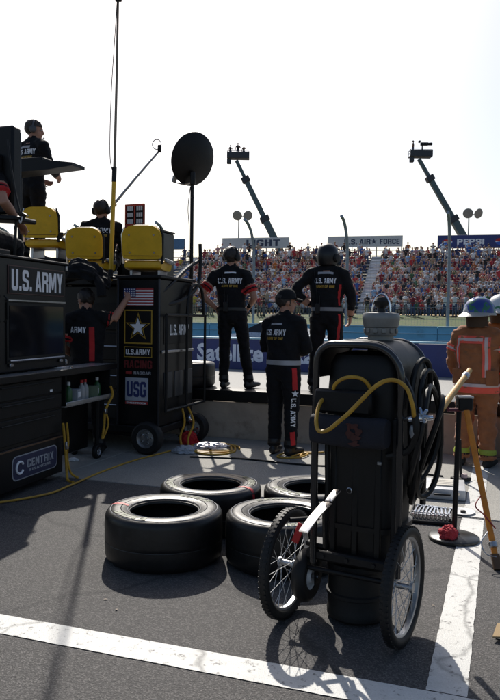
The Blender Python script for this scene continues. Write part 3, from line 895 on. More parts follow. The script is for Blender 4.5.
# ------------------------------------------------------------------ people
def human(root, J, labels, mats, voxel=.0115, wrinkle=.0145, seed=0, scale=1.0):
    """one continuous body grown from overlapping tapered limbs; local frame: feet at z=0, facing +Y"""
    V = Vector
    prims = []
    def P(fn, lab):
        mb = MB(); fn(mb); prims.append((mb, lab))
    g = lambda k: V(J[k])
    pel, che, nec, hd = g('pelvis'), g('chest'), g('neck'), g('head')
    xa = V(J.get('right', (1, 0, 0))).normalized()
    xh = V(J.get('hip_right', xa)).normalized()
    up = (che - pel).normalized()
    bulk = J.get('bulk', 1.0)
    lt, ls = labels['trousers'], labels['shirt']
    P(lambda m: m.loft([(pel - up * .13, .10, .085), (pel - up * .07, .155 * bulk, .11), (pel, .172 * bulk, .12 * bulk), (pel + up * .07, .165 * bulk, .115 * bulk)], 20, xh), lt)
    mid = pel.lerp(che, .5)
    hem = J.get('hem', .02)
    P(lambda m: m.loft([(pel + up * hem, .172 * bulk, .124 * bulk), (pel + up * .10, .168 * bulk, .122 * bulk), (mid + up * .03, .174 * bulk, .122 * bulk), (che - up * .02, .190 * bulk, .126 * bulk), (che + up * .07, .190 * bulk, .115 * bulk), (nec - up * .06, .150 * bulk, .090), (nec - up * .015, .085, .07), (nec + up * .015, .066, .064)], 20, xa), ls)
    P(lambda m: m.tube([nec - up * .04, nec.lerp(hd, .75)], .056, 14), labels['skin'])
    ya = J.get('head_yaw', 0); pt = J.get('head_pitch', 0)
    Mh = Matrix.Rotation(R(ya), 3, 'Z') @ Matrix.Rotation(R(pt), 3, 'X')
    def head(m):
        m.ball(hd + Mh @ V((0, -.008, .022)), (.077, .097, .098), Mh, 18, 12)
        m.ball(hd + Mh @ V((0, .018, -.035)), (.066, .080, .085), Mh, 16, 10)
        m.ball(hd + Mh @ V((0, .072, -.090)), (.030, .028, .024), Mh, 10, 8)
        m.loft([(hd + Mh @ V((0, .088, .025)), .010, .010), (hd + Mh @ V((0, .108, -.005)), .013, .013), (hd + Mh @ V((0, .116, -.022)), .017, .016), (hd + Mh @ V((0, .10, -.036)), .016, .010)], 10, Mh @ V((1, 0, 0)))
        m.ball(hd + Mh @ V((0, .094, -.060)), (.026, .014, .012), Mh, 10, 6)
        m.ball(hd + Mh @ V((0, .088, .030)), (.052, .016, .014), Mh, 10, 6)
        for s in (-1, 1):
            m.ball(hd + Mh @ V((s * .078, -.008, -.005)), (.013, .024, .034), Mh, 10, 8)
    P(head, labels['skin'])
    long = J.get('long_sleeve', True)
    for sd, s in (('L', -1), ('R', 1)):
        sh, el, wr = g('sh' + sd), g('el' + sd), g('wr' + sd)
        P(lambda m: m.loft([(nec + up * .005 + xa * (s * .02), .055, .05), (nec.lerp(sh, .4) - up * .005, .062, .062), (sh + up * .0 - xa * (s * .01), .07, .072)], 14), ls)
        if long:
            P(lambda m: m.loft([(sh + (sh - el).normalized() * .055, .035, .04), (sh + (sh - el).normalized() * .03, .062, .066), (sh, .074, .077), (sh.lerp(el, .4), .064, .066), (sh.lerp(el, .85), .057, .058), (el, .056, .057), (el.lerp(wr, .35), .055, .055), (el.lerp(wr, .93), .042, .044)], 14), labels.get('sleeve', ls))
            P(lambda m: m.tube([el.lerp(wr, .85), wr], [.030, .028], 12), labels.get('hand', labels['skin']))
        else:
            e7 = sh.lerp(el, .72)
            P(lambda m: m.loft([(sh + (sh - el).normalized() * .055, .035, .04), (sh + (sh - el).normalized() * .03, .062, .066), (sh, .075, .078), (sh.lerp(el, .4), .072, .073), (sh.lerp(el, .64), .075, .076)], 14), ls)
            P(lambda m: m.loft([(sh.lerp(el, .60), .077, .078), (e7, .079, .080)], 14), labels.get('cuff', ls))
            P(lambda m: m.loft([(sh.lerp(el, .5), .05, .05), (sh.lerp(el, .9), .043, .044), (el, .043, .043), (el.lerp(wr, .3), .044, .044), (wr, .028, .030)], 14), labels['skin'])
        # hand: palm, four fingers, thumb
        hv = V(J.get('hd' + sd, (wr - el))).normalized()
        pn = V(J.get('palm' + sd, (-s, 0, 0)))
        pn = (pn - hv * pn.dot(hv)).normalized()
        sx = hv.cross(pn).normalized()
        curl = J.get('curl' + sd, .6)
        hl = labels.get('hand', labels['skin'])
        P(lambda m: m.loft([(wr, .028, .022), (wr + hv * .04, .040, .020), (wr + hv * .085, .042, .018), (wr + hv * .095, .036, .014)], 12, sx), hl)
        for q, (off, ln) in enumerate(((-.031, .062), (-.0105, .074), (.0105, .070), (.031, .055))):
            b0 = wr + hv * .088 + sx * off
            d = hv
            pts = [b0]
            for kq in range(3):
                d = (d * math.cos(curl) + pn * math.sin(curl)).normalized()
                pts.append(pts[-1] + d * ln * (.45, .32, .25)[kq])
            P(lambda m: m.tube(pts, [.0105, .0102, .0095, .0085], 8), hl)
        tside = J.get('thumb' + sd, 1)
        tb = wr + hv * .03 + sx * (.030 * tside)
        P(lambda m: m.tube([tb, tb + (hv * .5 + sx * .6 * tside + pn * .35).normalized() * .045, tb + (hv * .75 + sx * .45 * tside + pn * .45).normalized() * .080], [.014, .0125, .0095], 8), hl)
        hp, kn, an = g('hip' + sd), g('kn' + sd), g('an' + sd)
        lb = J.get('leg_bulk', 1.0)
        P(lambda m: m.loft([(hp + V((0, 0, .05)), .088, .10), (hp, .098 * lb, .108 * lb), (hp.lerp(kn, .35), .090 * lb, .096 * lb), (hp.lerp(kn, .8), .072 * lb, .076 * lb), (kn, .068 * lb, .072 * lb), (kn.lerp(an, .3), .066 * lb, .072 * lb), (kn.lerp(an, .75), .060 * lb, .062 * lb), (kn.lerp(an, 1.0), .064 * lb, .068 * lb)], 16), lt)
        fd = V(J.get('foot' + sd, (0, 1, 0))); fd.normalize()
        fx = fd.cross(V((0, 0, 1)))
        b0 = V((an.x, an.y, an.z - .045))
        P(lambda m: m.loft([(b0 - fd * .075, .025, .028), (b0 - fd * .06, .037, .042), (b0, .041, .052), (b0 + fd * .08, .045, .040), (b0 + fd * .15, .046, .030), (b0 + fd * .19, .036, .024), (b0 + fd * .205, .018, .015)], 14, fx), labels['shoe'])
        P(lambda m: m.tube([an + V((0, 0, .06)), b0], [.045, .042], 12), labels['shoe'])
    allv, allf, vlab = [], [], []
    for mb, lab in prims:
        b = len(allv)
        allv += mb.v; allf += [tuple(i + b for i in f) for f in mb.f]; vlab += [lab] * len(mb.v)
    me = bpy.data.meshes.new('tmp'); me.from_pydata([tuple(V(p) * scale) for p in allv], [], allf)
    bm = bmesh.new(); bm.from_mesh(me); bmesh.ops.recalc_face_normals(bm, faces=bm.faces); bm.to_mesh(me); bm.free()
    ob = bpy.data.objects.new('tmp', me); COL.objects.link(ob)
    rm = ob.modifiers.new('r', 'REMESH'); rm.mode = 'VOXEL'; rm.voxel_size = voxel * scale; rm.adaptivity = 0
    sm = ob.modifiers.new('s', 'SMOOTH'); sm.factor = .5; sm.iterations = 3
    bpy.context.view_layer.update()
    out = bpy.data.meshes.new_from_object(ob.evaluated_get(_dg()))
    bpy.data.objects.remove(ob); bpy.data.meshes.remove(me)
    kd = KDTree(len(allv))
    for i, p in enumerate(allv): kd.insert(V(p) * scale, i)
    kd.balance()
    out.name = 'body'
    names = list(mats)
    for k in names: out.materials.append(mats[k])
    mi = [names.index(vlab[kd.find(p.center)[1]]) for p in out.polygons]
    out.polygons.foreach_set('material_index', mi)
    # cloth folds
    vl = [None] * len(out.vertices)
    for p, m_ in zip(out.polygons, mi):
        for q in p.vertices: vl[q] = m_
    soft = {names.index(k) for k in names if k in ('shirt', 'trousers', 'sleeve', 'coat', 'cuff')}
    off = V((seed * 7.3, seed * 3.1, 0))
    nv_ = len(out.vertices)
    co = np.empty(nv_ * 3); out.vertices.foreach_get('co', co); co = co.reshape(-1, 3)
    nm = np.array([tuple(q.vector) for q in out.vertex_normals])
    for i in range(nv_):
        if vl[i] in soft:
            x, y, z = co[i] + np.array(off)
            nz = .8 * noise.noise(V((x * 6, y * 6, z * 9 + x * 9))) + .7 * (1 - 2.2 * abs(noise.noise(V((x * 8 + 3, y * 8, z * 17 + x * 6))))) * .5 + .35 * noise.noise(V((x * 21, y * 21, z * 34)))
            co[i] += nm[i] * (wrinkle * (nz - .1))
    out.vertices.foreach_set('co', co.ravel())
    out.polygons.foreach_set('use_smooth', [True] * len(out.polygons))
    out.update()
    o = link(bpy.data.objects.new('body', out), root)
    bvh = BVHTree.FromPolygons([v_.co.copy() for v_ in out.vertices], [tuple(p.vertices) for p in out.polygons])
    return o, bvh, Mh, hd * scale

STAND = dict(pelvis=(0, 0, .93), chest=(0, .01, 1.27), neck=(0, 0, 1.475), head=(0, .02, 1.625),
             shL=(-.185, 0, 1.405), shR=(.185, 0, 1.405), elL=(-.27, -.02, 1.12), elR=(.27, -.02, 1.12), wrL=(-.25, .10, .90), wrR=(.25, .10, .90),
             hipL=(-.092, 0, .90), hipR=(.092, 0, .90), knL=(-.11, .02, .49), knR=(.11, .02, .49), anL=(-.13, 0, .085), anR=(.13, 0, .085), footL=(-.2, 1, 0), footR=(.2, 1, 0))
def pose(**k):
    d = dict(STAND); d.update(k); return d

def cast(bvh, o, d):
    h = bvh.ray_cast(Vector(o), Vector(d).normalized(), 3.0)
    return h[0]

def text_on(name, root, bvh, s, c, right, w, h, m, ray, bold=.02, lift=.004, up=(0, 0, 1)):
    """lettering printed on cloth: every outline point is pressed onto the body"""
    v, f = text2d(s, w, h, bold)
    c, right, up, ray = Vector(c), Vector(right).normalized(), Vector(up).normalized(), Vector(ray).normalized()
    vs = []
    for a, b in v:
        q = c + right * a + up * b
        hit = cast(bvh, q - ray * .6, ray)
        vs.append((hit if hit is not None else q) - ray * lift)
    me = bpy.data.meshes.new(name); me.from_pydata(vs, [], f); me.materials.append(m)
    return link(bpy.data.objects.new(name, me), root)

def strip_on(name, root, bvh, pts, width, m, ray, lift=.004, n=14, thick=.003):
    """a sewn strip following a path over the body"""
    ray = Vector(ray).normalized()
    P = [Vector(p) for p in pts]
    Q = []
    for i in range(len(P) - 1):
        for j in range(n): Q.append(P[i].lerp(P[i + 1], j / n))
    Q.append(P[-1])
    vs, fs = [], []
    last = None
    for i, q in enumerate(Q):
        t = Q[min(i + 1, len(Q) - 1)] - Q[max(i - 1, 0)]
        sd = t.cross(ray).normalized()
        for k in (-1, 0, 1):
            o = q + sd * (width / 2 * k)
            hit = cast(bvh, o - ray * .6, ray)
            if hit is None: hit = last if last is not None else o
            last = hit
            vs.append(hit - ray * lift)
        if i:
            b = (i - 1) * 3
            fs += [(b, b + 1, b + 4, b + 3), (b + 1, b + 2, b + 5, b + 4)]
    o = MB().add(vs, fs).build(name, m, root, angle=80)
    return o

def band_on(name, root, bvh, c, axis, hgt, m, lift=.005, n=40, rmax=.5, arc=None):
    """a belt or cuff wrapped round the body or a limb"""
    c, ax = Vector(c), Vector(axis).normalized()
    x = ax.orthogonal().normalized(); y = ax.cross(x)
    vs, fs = [], []
    for j in range(n):
        a = 2 * math.pi * j / n
        d = x * math.cos(a) + y * math.sin(a)
        for k in (-1, 0, 1):
            cc = c + ax * (hgt / 2 * k)
            h = bvh.ray_cast(cc, d, rmax)[0]
            if h is None: h = cc + d * .05
            vs.append(h + d * lift)
    for j in range(n):
        a, b = j * 3, ((j + 1) % n) * 3
        fs += [(a, b, b + 1, a + 1), (a + 1, b + 1, b + 2, a + 2)]
    return MB().add(vs, fs).build(name, m, root, angle=80)

def headset(root, hd, Mh, m=black_rub):
    o = thing_part = None
    pts = [hd + Mh @ Vector((.102 * math.sin(a), -.01, .005 + .128 * math.cos(a))) for a in [R(q) for q in range(-92, 93, 12)]]
    band = MB().tube(pts, .011, 8).build('headset', m, root)
    for s in (-1, 1):
        MB().lathe([(.02, -.004), (.042, 0), (.046, .012), (.042, .030), (.025, .038), (.0, .039)], 20, frame(hd + Mh @ Vector((s * .080, -.008, -.005)), Mh @ Vector((s, 0, 0)))).build('ear_cup', m, band)
    MB().tube(crom([hd + Mh @ Vector(p) for p in ((-.10, 0, -.02), (-.085, .06, -.065), (-.05, .115, -.075), (-.025, .125, -.07))], 5), [.006] * 15 + [.011], 6).build('microphone', m, band)
    return band

def hair(root, hd, Mh, m=hair_dark, vol=1.0, seed=0):
    bm = bmesh.new(); bmesh.ops.create_icosphere(bm, subdivisions=4, radius=1.0)
    for v in bm.verts:
        d = v.co.normalized()
        p = Vector((d.x * .086 * vol, -.012 + d.y * .106 * vol, .030 + d.z * .104 * vol))
        k = noise.noise(Vector((d.x * 5, d.y * 5, d.z * 3 + seed))) * .010 + noise.noise(d * 16 + Vector((seed, 0, 0))) * .006
        p += d * k
        face_line = .045 - max(0, p.y) * .05
        if p.y > .03 and p.z < face_line: p.y = .03 - (face_line - p.z) * .3; p.x *= .93
        if p.z < -.075: p.z = -.075
        v.co = hd + Mh @ p
    bm.verts.index_update()
    mb = MB().add([v.co for v in bm.verts], [[v.index for v in f.verts] for f in bm.faces]); bm.free()
    return mb.build('hair', m, root, angle=70)

def eyes(root, hd, Mh):
    for s in (-1, 1):
        MB().ball(hd + Mh @ Vector((s * .031, .087, .008)), .0115, n=10, k=6).build('eye', mat('eye', (.35, .33, .3), .2), root)

suit_mats = dict(shirt=cloth_black, trousers=cloth_black, skin=skin, shoe=leather, cuff=red_cloth, glove=cloth_black)
suit_lab = dict(shirt='shirt', trousers='trousers', skin='skin', shoe='shoe', cuff='cuff')
belt_m = mat('belt_grey', (.20, .20, .21), .6); belt_b = mat('belt_black', (.02, .02, .02), .5)

# crewman on the wall, hands on hips
t = thing('person', (-.165, 8.86, .5805), -4, 'crewman in black short sleeves with red cuffs, hands on hips on pit wall', 'person')
b, bv, Mh, hd = human(t, pose(pelvis=(-.06, 0, .925), chest=(-.075, .0, 1.265), neck=(-.08, -.01, 1.47), head=(-.075, .02, 1.605), shL=(-.265, -.01, 1.395), shR=(.105, -.01, 1.395),
      elL=(-.44, -.10, 1.15), wrL=(-.265, .00, .985), elR=(.215, -.06, 1.12), wrR=(.125, .10, .985), hdL=(.75, .5, -.3), palmL=(.6, 0, -.4), hdR=(-.5, .6, -.4), palmR=(-.7, 0, -.4),
      hipL=(-.15, 0, .90), hipR=(.03, 0, .90), knL=(-.15, .03, .49), knR=(.095, .04, .49), anL=(-.155, 0, .088), anR=(.155, .03, .088), long_sleeve=False, head_yaw=-32, head_pitch=-4, footL=(.15, 1, 0), footR=(.75, 1, 0)),
      suit_lab, suit_mats, seed=1)
hair(t, hd, Mh, seed=1, vol=1.06); headset(t, hd, Mh); eyes(t, hd, Mh)
text_on('lettering', t, bv, 'U.S. ARMY', (-.085, -.1, 1.318), (1, 0, 0), .30, .068, white_ink, (0, 1, 0), bold=.05)
text_on('lettering', t, bv, 'ARMY OF ONE', (-.085, -.1, 1.252), (1, 0, 0), .20, .026, gold_ink, (0, 1, 0), bold=.03)
strip_on('shoulder_stripe', t, bv, [(-.15, -.1, 1.415), (-.01, -.1, 1.415)], .022, white_ink, (0, 1, -.35))
bl = band_on('belt', t, bv, (-.063, 0, .975), (0, 0, 1), .04, belt_b)
def radio(t, bv, x, z, yaw):
    h = cast(bv, (x, -.6, z), (0, 1, 0))
    if h is None: return
    r_ = MB().box(h + Vector((0, -.018, 0)), (.055, .035, .12), bevel=.008).build('radio', black_rub, t)
    MB().tube([h + Vector((.018, -.02, .05)), h + Vector((.02, -.02, .15))], [.007, .004], 6).build('antenna', black_rub, r_)
    pts = [h + Vector((-.01, -.02, .06))]
    for k in range(1, 7):
        q = cast(bv, (x - .01 * k, -.6, z + .06 + k * .07), (0, 1, 0))
        if q is not None: pts.append(q + Vector((0, -.008, 0)))
    pipe('radio_wire', pts, .004, black_rub, r_, n=5, sub=4)
radio(t, bv, -.13, 1.0, 0)

# crewman in helmet on the wall
t = thing('person', (.895, 8.50, .5805), -12, 'helmeted crewman in black firesuit with red stripes standing on pit wall', 'person')
b, bv, Mh, hd = human(t, pose(elL=(-.39, -.06, 1.19), wrL=(-.20, .03, 1.03), elR=(.29, .0, 1.13), wrR=(.27, .12, .90), hdL=(.8, .3, -.3), palmL=(.5, .3, -.4), head=(.0, .02, 1.60), neck=(0, 0, 1.465), chest=(0, .01, 1.27),
      bulk=1.07, leg_bulk=1.08, knL=(-.12, .02, .49), anL=(-.15, 0, .088), knR=(.12, .03, .49), anR=(.16, 0, .088), head_yaw=-28), suit_lab, suit_mats, seed=2)
text_on('lettering', t, bv, 'U.S. ARMY', (-.01, -.1, 1.315), (1, 0, 0), .25, .060, white_ink, (0, 1, 0), bold=.035)
text_on('lettering', t, bv, 'ARMY OF ONE', (-.01, -.1, 1.245), (1, 0, 0), .22, .032, gold_ink, (0, 1, 0), bold=.03)
strip_on('shoulder_stripe', t, bv, [(-.10, -.1, 1.41), (.08, -.1, 1.41)], .03, grey_ink, (0, 1, -.35))
band_on('belt', t, bv, (0, 0, .985), (0, 0, 1), .045, belt_m)
for x0, x1, z0, z1 in ((.165, .165, 1.27, 1.03), (.16, .165, .93, .56)):
    strip_on('red_stripe', t, bv, [(x0, -.08, z0), (x1, -.08, z1)], .032, red_cloth, (-.85, .6, 0))
helm_b = mat('helmet_black', (.007, .007, .008), .36, var=.3, spec=.4)
mb = MB()
mb.lathe([(.0, .158), (.045, .152), (.085, .132), (.115, .095), (.131, .045), (.134, -.01), (.128, -.06), (.118, -.095), (.108, -.10), (.10, -.09), (.10, 0)], 36, Matrix.Translation(hd) @ Mh.to_4x4() @ Matrix.Diagonal((.93, 1.08, 1, 1)))
hm = mb.build('helmet', helm_b, t)
MB().loft([(hd + Mh @ Vector((-.10, .10, -.07)), .02, .03), (hd + Mh @ Vector((-.05, .145, -.085)), .02, .032), (hd + Mh @ Vector((.05, .145, -.085)), .02, .032), (hd + Mh @ Vector((.10, .10, -.07)), .02, .03)], 10, (0, 1, 0)).build('chin_bar', helm_b, hm)
MB().box(hd + Mh @ Vector((0, .145, .06)), (.19, .09, .012), rot=Mh @ Matrix.Rotation(R(12), 3, 'X'), bevel=.004).build('visor_peak', helm_b, hm)
for s in (-1, 1):
    MB().lathe([(.05, 0), (.055, .01), (.05, .03), (.02, .036)], 18, frame(hd + Mh @ Vector((s * .118, 0, -.02)), Mh @ Vector((s, 0, 0)))).build('ear_cup', black_rub, hm)
radio(t, bv, -.09, .99, 0)
eyes(t, hd, Mh)

# crewman in cap standing on the ground
t = thing('person', (.355, 7.60, 0.004), -34, 'crewman in black cap and firesuit standing on the ground before the wall', 'person')
b, bv, Mh, hd = human(t, pose(elL=(-.27, .03, 1.13), wrL=(-.04, .24, 1.12), elR=(.27, .03, 1.13), wrR=(.06, .25, 1.07), hdL=(1, .1, .05), palmL=(0, -1, 0), hdR=(-1, .05, .1), palmR=(0, -1, 0), bulk=1.10, leg_bulk=1.12,
      chest=(0, .0, 1.27), knL=(-.10, .02, .49), anL=(-.10, 0, .088), knR=(.10, .02, .49), anR=(.10, .0, .088), head=(0, .03, 1.62), head_yaw=-34, head_pitch=-3), suit_lab, suit_mats, seed=3)
hair(t, hd, Mh, seed=3, vol=1.0); eyes(t, hd, Mh)
cap = MB()
cap.lathe([(.0, .148), (.03, .145), (.07, .128), (.095, .088), (.104, .045), (.106, .025), (.098, .03), (.09, .08), (.0, .13)], 30, Matrix.Translation(hd) @ Mh.to_4x4() @ Matrix.Diagonal((.92, 1.08, 1, 1)))
cp = cap.build('cap', cloth_black, t)
vs, fs = [], []
for i in range(11):
    a = R(-62 + 124 * i / 10)
    for r_, z_ in ((.095, .040), (.15, .044), (.20 - .035 * abs(math.sin(a)), .030)):
        vs.append(hd + Mh @ Vector((math.sin(a) * r_ * .82, math.cos(a) * r_ * 1.02, z_)))
        vs.append(hd + Mh @ Vector((math.sin(a) * r_ * .82, math.cos(a) * r_ * 1.02, z_ - .008)))
for i in range(10):
    a, c_ = i * 6, (i + 1) * 6
    fs += [(a, a + 2, c_ + 2, c_), (a + 2, a + 4, c_ + 4, c_ + 2), (a + 1, c_ + 1, c_ + 3, a + 3), (a + 3, c_ + 3, c_ + 5, a + 5), (a + 4, a + 5, c_ + 5, c_ + 4)]
MB().add(vs, fs).build('bill', cloth_black, cp)
text_on('lettering', t, bv, 'U.S. ARMY', (-.03, -.1, 1.30), (1, 0, 0), .25, .06, white_ink, (0, 1, 0), bold=.035)
text_on('lettering', t, bv, 'ARMY OF ONE', (-.03, -.1, 1.235), (1, 0, 0), .2, .03, gold_ink, (0, 1, 0), bold=.03)
strip_on('shoulder_stripe', t, bv, [(-.10, -.1, 1.385), (.04, -.1, 1.385)], .022, grey_ink, (0, 1, -.2))
band_on('belt', t, bv, (0, 0, .985), (0, 0, 1), .05, mat('belt_silver', (.33, .33, .34), .55))
rr = Vector((-.72, .69, 0))
for z0, z1 in ((.93, .70), (.26, .12)):
    strip_on('red_stripe', t, bv, [(.155, -.05, z0), (.155, -.03, z1)], .055, red_cloth, rr)
text_on('leg_lettering', t, bv, 'U.S. ARMY', (.155, -.04, .465), (0, 0, -1), .30, .055, white_ink, rr, bold=.035, up=(.69, .72, 0))
sp = [(a * .9, b_ * .9) for a, b_ in star_pts(.045, .018)]
flat_poly('star', sp, Vector((.165, -.04, .665)) - rr * .03, (.69, .72, 0), (0, 0, 1), white_ink, t)

# crewman behind the counter, arm raised
t = thing('person', (-1.70, 7.50, 0.004), 8, 'crewman in black and red shirt behind counter, raising a bare arm', 'person')
b, bv, Mh, hd = human(t, pose(elR=(.27, .0, 1.40), wrR=(.40, .05, 1.62), hdR=(.6, .1, .75), palmR=(0, 1, 0), elL=(-.26, .03, 1.12), wrL=(-.12, .22, 1.0), long_sleeve=False, head=(-.02, .09, 1.60), head_yaw=35, head_pitch=-20, shR=(.17, 0, 1.42)), suit_lab, suit_mats, seed=4)
hair(t, hd, Mh, seed=4); eyes(t, hd, Mh)
strip_on('red_stripe', t, bv, [(.055, -.2, 1.33), (.06, -.2, 1.15), (.06, -.2, .98)], .055, red_cloth, (0, 1, 0))
text_on('lettering', t, bv, 'ARMY', (-.08, -.1, 1.30), (1, 0, 0), .16, .06, white_ink, (0, 1, 0), bold=.03)
# ------------------------------------------------------------------ firefighters
coat_m = mat('turnout_coat', (.30, .105, .038), .85, var=.22, scale=9, bump=.3, bscale=120, sheen=.2, dirt=((.12, .075, .04), 6, .58))
ff_mats = dict(shirt=coat_m, trousers=coat_m, skin=skin, shoe=black_rub, cuff=coat_m, glove=mat('glove_dark', (.03, .025, .02), .8))
ff_lab = dict(shirt='shirt', trousers='trousers', skin='skin', shoe='shoe', cuff='cuff', hand='glove')
trim_r = mat('trim_red', (.90, .10, .055), .5, var=.12); trim_s = mat('trim_silver', (.62, .46, .42), .4, var=.12); trim_l = mat('trim_lime', (.30, .36, .04), .6, var=.15)
def fire_helmet(t, hd, Mh, m, brim):
    M4 = Matrix.Translation(hd) @ Mh.to_4x4() @ Matrix.Diagonal((.95, 1.12, 1, 1))
    h = MB().lathe([(.0, .185), (.05, .178), (.10, .152), (.135, .105), (.150, .05), (.153, .015), (.142, .015), (.12, .09), (.0, .16)], 36, M4).build('helmet', m, t)
    prof = []
    vs, fs = [], []
    n = 36
    for j in range(n):
        a = 2 * math.pi * j / n
        back = max(0, -math.sin(a))
        r1 = .149; r2 = .160 + .045 * back
        for r_, z_ in ((r1, .030), (r2, .010 - .022 * back), (r2, .002 - .022 * back), (r1, .016)):
            vs.append(M4 @ Vector((math.cos(a) * r_, math.sin(a) * r_, z_)))
    for j in range(n):
        a, c_ = j * 4, ((j + 1) % n) * 4
        for k in range(4): fs.append((a + k, c_ + k, c_ + (k + 1) % 4, a + (k + 1) % 4))
    MB().add(vs, fs).build('brim', brim, h)
    MB().tube([M4 @ Vector((0, .125 * math.cos(a), .065 + .118 * math.sin(a))) for a in [R(q) for q in range(20, 170, 12)]], .010, 8).build('crest', m, h)
    ea = MB()
    vs, fs = [], []
    for j in range(20):           # neck curtain
        a = R(180 + 180 * j / 19)
        for r_, z_ in ((.125, .03), (.118, -.05), (.115, -.12)):
            vs.append(M4 @ Vector((math.cos(a) * r_, math.sin(a) * r_, z_)))
    for j in range(19):
        for k in range(2): fs.append((j * 3 + k, j * 3 + k + 1, j * 3 + k + 4, j * 3 + k + 3))
    MB().add(vs, fs).build('neck_curtain', mat('curtain', (.06, .035, .02), .9), h)
    return h, M4
def helmet_paint(name, cols, sc, off):
    m = bpy.data.materials.new(name); m.use_nodes = True
    nt = m.node_tree; b = nt.nodes['Principled BSDF']; b.inputs['Roughness'].default_value = .25
    tc = nt.nodes.new('ShaderNodeTexCoord'); mp = nt.nodes.new('ShaderNodeMapping'); mp.inputs['Location'].default_value = off
    wv = nt.nodes.new('ShaderNodeTexNoise'); wv.inputs['Scale'].default_value = sc; wv.inputs['Detail'].default_value = 1
    cr = nt.nodes.new('ShaderNodeValToRGB'); cr.color_ramp.interpolation = 'CONSTANT'
    els = cr.color_ramp.elements
    for i, (p, c) in enumerate(cols):
        e = els[i] if i < 2 else els.new(p)
        e.position = p; e.color = (*c, 1)
    nt.links.new(tc.outputs['Object'], mp.inputs[0]); nt.links.new(mp.outputs[0], wv.inputs['Vector']); nt.links.new(wv.outputs['Fac'], cr.inputs[0]); nt.links.new(cr.outputs[0], b.inputs['Base Color'])
    return m
hp1 = helmet_paint('helmet_blue_green', [(0, (.02, .045, .22)), (.50, (.02, .14, .07)), (.56, (.03, .07, .32)), (.63, (.6, .6, .6))], 9, (.1, .4, .2))
hp2 = helmet_paint('helmet_white_green', [(0, (.6, .6, .58)), (.60, (.05, .2, .08)), (.66, (.6, .6, .58))], 7, (.7, .1, .5))

t = thing('person', (2.25, 7.12, .004), -30, 'firefighter in brown coat with red trim and blue helmet', 'person')
b, bv, Mh, hd = human(t, pose(bulk=1.22, leg_bulk=1.28, hem=-.18, chest=(0, 0, 1.22), neck=(0, .0, 1.40), head=(0, .03, 1.525), shL=(-.19, 0, 1.335), shR=(.19, 0, 1.335), elL=(-.27, .02, 1.08), wrL=(-.20, .14, .88), elR=(.28, .02, 1.08), wrR=(.15, .24, .95), pelvis=(0, 0, .92), head_yaw=-30), ff_lab, ff_mats, seed=5, wrinkle=.022, scale=.985)
h, M4 = fire_helmet(t, hd, Mh, hp1, mat('helmet_brim', (.30, .29, .27), .4)); eyes(t, hd, Mh)
back = (0, 1, 0)
def trim(pts, w, ray=back):
    strip_on('trim', t, bv, pts, w, trim_r, ray, lift=.005)
    strip_on('reflector', t, bv, pts, w * .4, trim_s, ray, lift=.009)
trim([(-.17, -.2, 1.265), (.08, -.2, 1.265)], .075)
trim([(.11, -.2, 1.29), (.12, -.2, .90)], .075)
trim([(-.19, -.2, 1.27), (-.20, -.2, .98)], .045, (.35, 1, 0))
band_on('trim', t, bv, (0, 0, .78), (0, 0, 1), .075, trim_r, n=56)
band_on('reflector', t, bv, (0, 0, .82), (0, 0, 1), .03, trim_s, lift=.009, n=56)
for sd, e, w_ in (('L', Vector((-.27, .02, 1.08)), Vector((-.20, .14, .88))), ('R', Vector((.28, .02, 1.08)), Vector((.15, .24, .95)))):
    sh = Vector((-.19 if sd == 'L' else .19, 0, 1.335))
    band_on('trim', t, bv, sh.lerp(e, .58), e - sh, .06, trim_r, n=24, rmax=.13)
    band_on('reflector', t, bv, sh.lerp(e, .58), e - sh, .022, trim_s, lift=.009, n=24, rmax=.13)
    band_on('trim', t, bv, e.lerp(w_, .75), w_ - e, .05, trim_r, n=24, rmax=.11)
for s in (-1, 1):
    x = s * .127
    band_on('trim', t, bv, (x, .01, .16), (0, 0, 1), .05, trim_l, n=28, rmax=.12)
for x in (-.16, .17):
    h = cast(bv, (x, -.6, .90), (0, 1, 0))
    if h is not None: MB().box(h + Vector((0, -.004, 0)), (.12, .02, .15), bevel=.008, rot=Matrix.Rotation(R(-18 if x > 0 else 18) * -1, 3, 'Z')).build('pocket', coat_m, t)
band_on('collar', t, bv, (0, .005, 1.415), (0, 0, 1), .06, coat_m, lift=.022, n=28, rmax=.13)

t = thing('person', (2.57, 7.40, .004), -20, 'firefighter in white and green helmet standing behind the first', 'person')
b, bv, Mh, hd = human(t, pose(bulk=1.22, leg_bulk=1.28, hem=-.18, chest=(0, 0, 1.22), neck=(0, .0, 1.42), head=(0, .03, 1.545), shL=(-.19, 0, 1.345), shR=(.19, 0, 1.345)), ff_lab, ff_mats, seed=6, wrinkle=.010)
fire_helmet(t, hd, Mh, hp2, mat('helmet_brim_white', (.5, .5, .48), .4)); eyes(t, hd, Mh)
band_on('trim', t, bv, (0, 0, .78), (0, 0, 1), .075, trim_r, n=56)
strip_on('trim', t, bv, [(-.17, -.2, 1.27), (.17, -.2, 1.27)], .06, trim_r, back)
mk = MB().lathe([(.0, .02), (.05, .018), (.085, .0), (.09, -.02), (.06, -.03)], 24, frame((-.13, -.165, 1.305), (-.2, -1, .1))).build('badge', mat('badge_yellow', (.55, .40, .03), .5), t)
MB().tube([Vector((-.13, -.185, 1.305)) + Vector((.055 * math.cos(R(a)), .0, .055 * math.sin(R(a)))) for a in range(200, 341, 14)], .009, 6).build('badge_band', black_rub, mk)

# ------------------------------------------------------------------ the big pit box at the back left
BX = Vector((-.94, 7.5, 0))
box = thing('pit_box', BX, PIT, 'tall black pit box with flag, star and sponsor panels', 'pit box')
X_, Z_ = (1, 0, 0), (0, 0, 1)
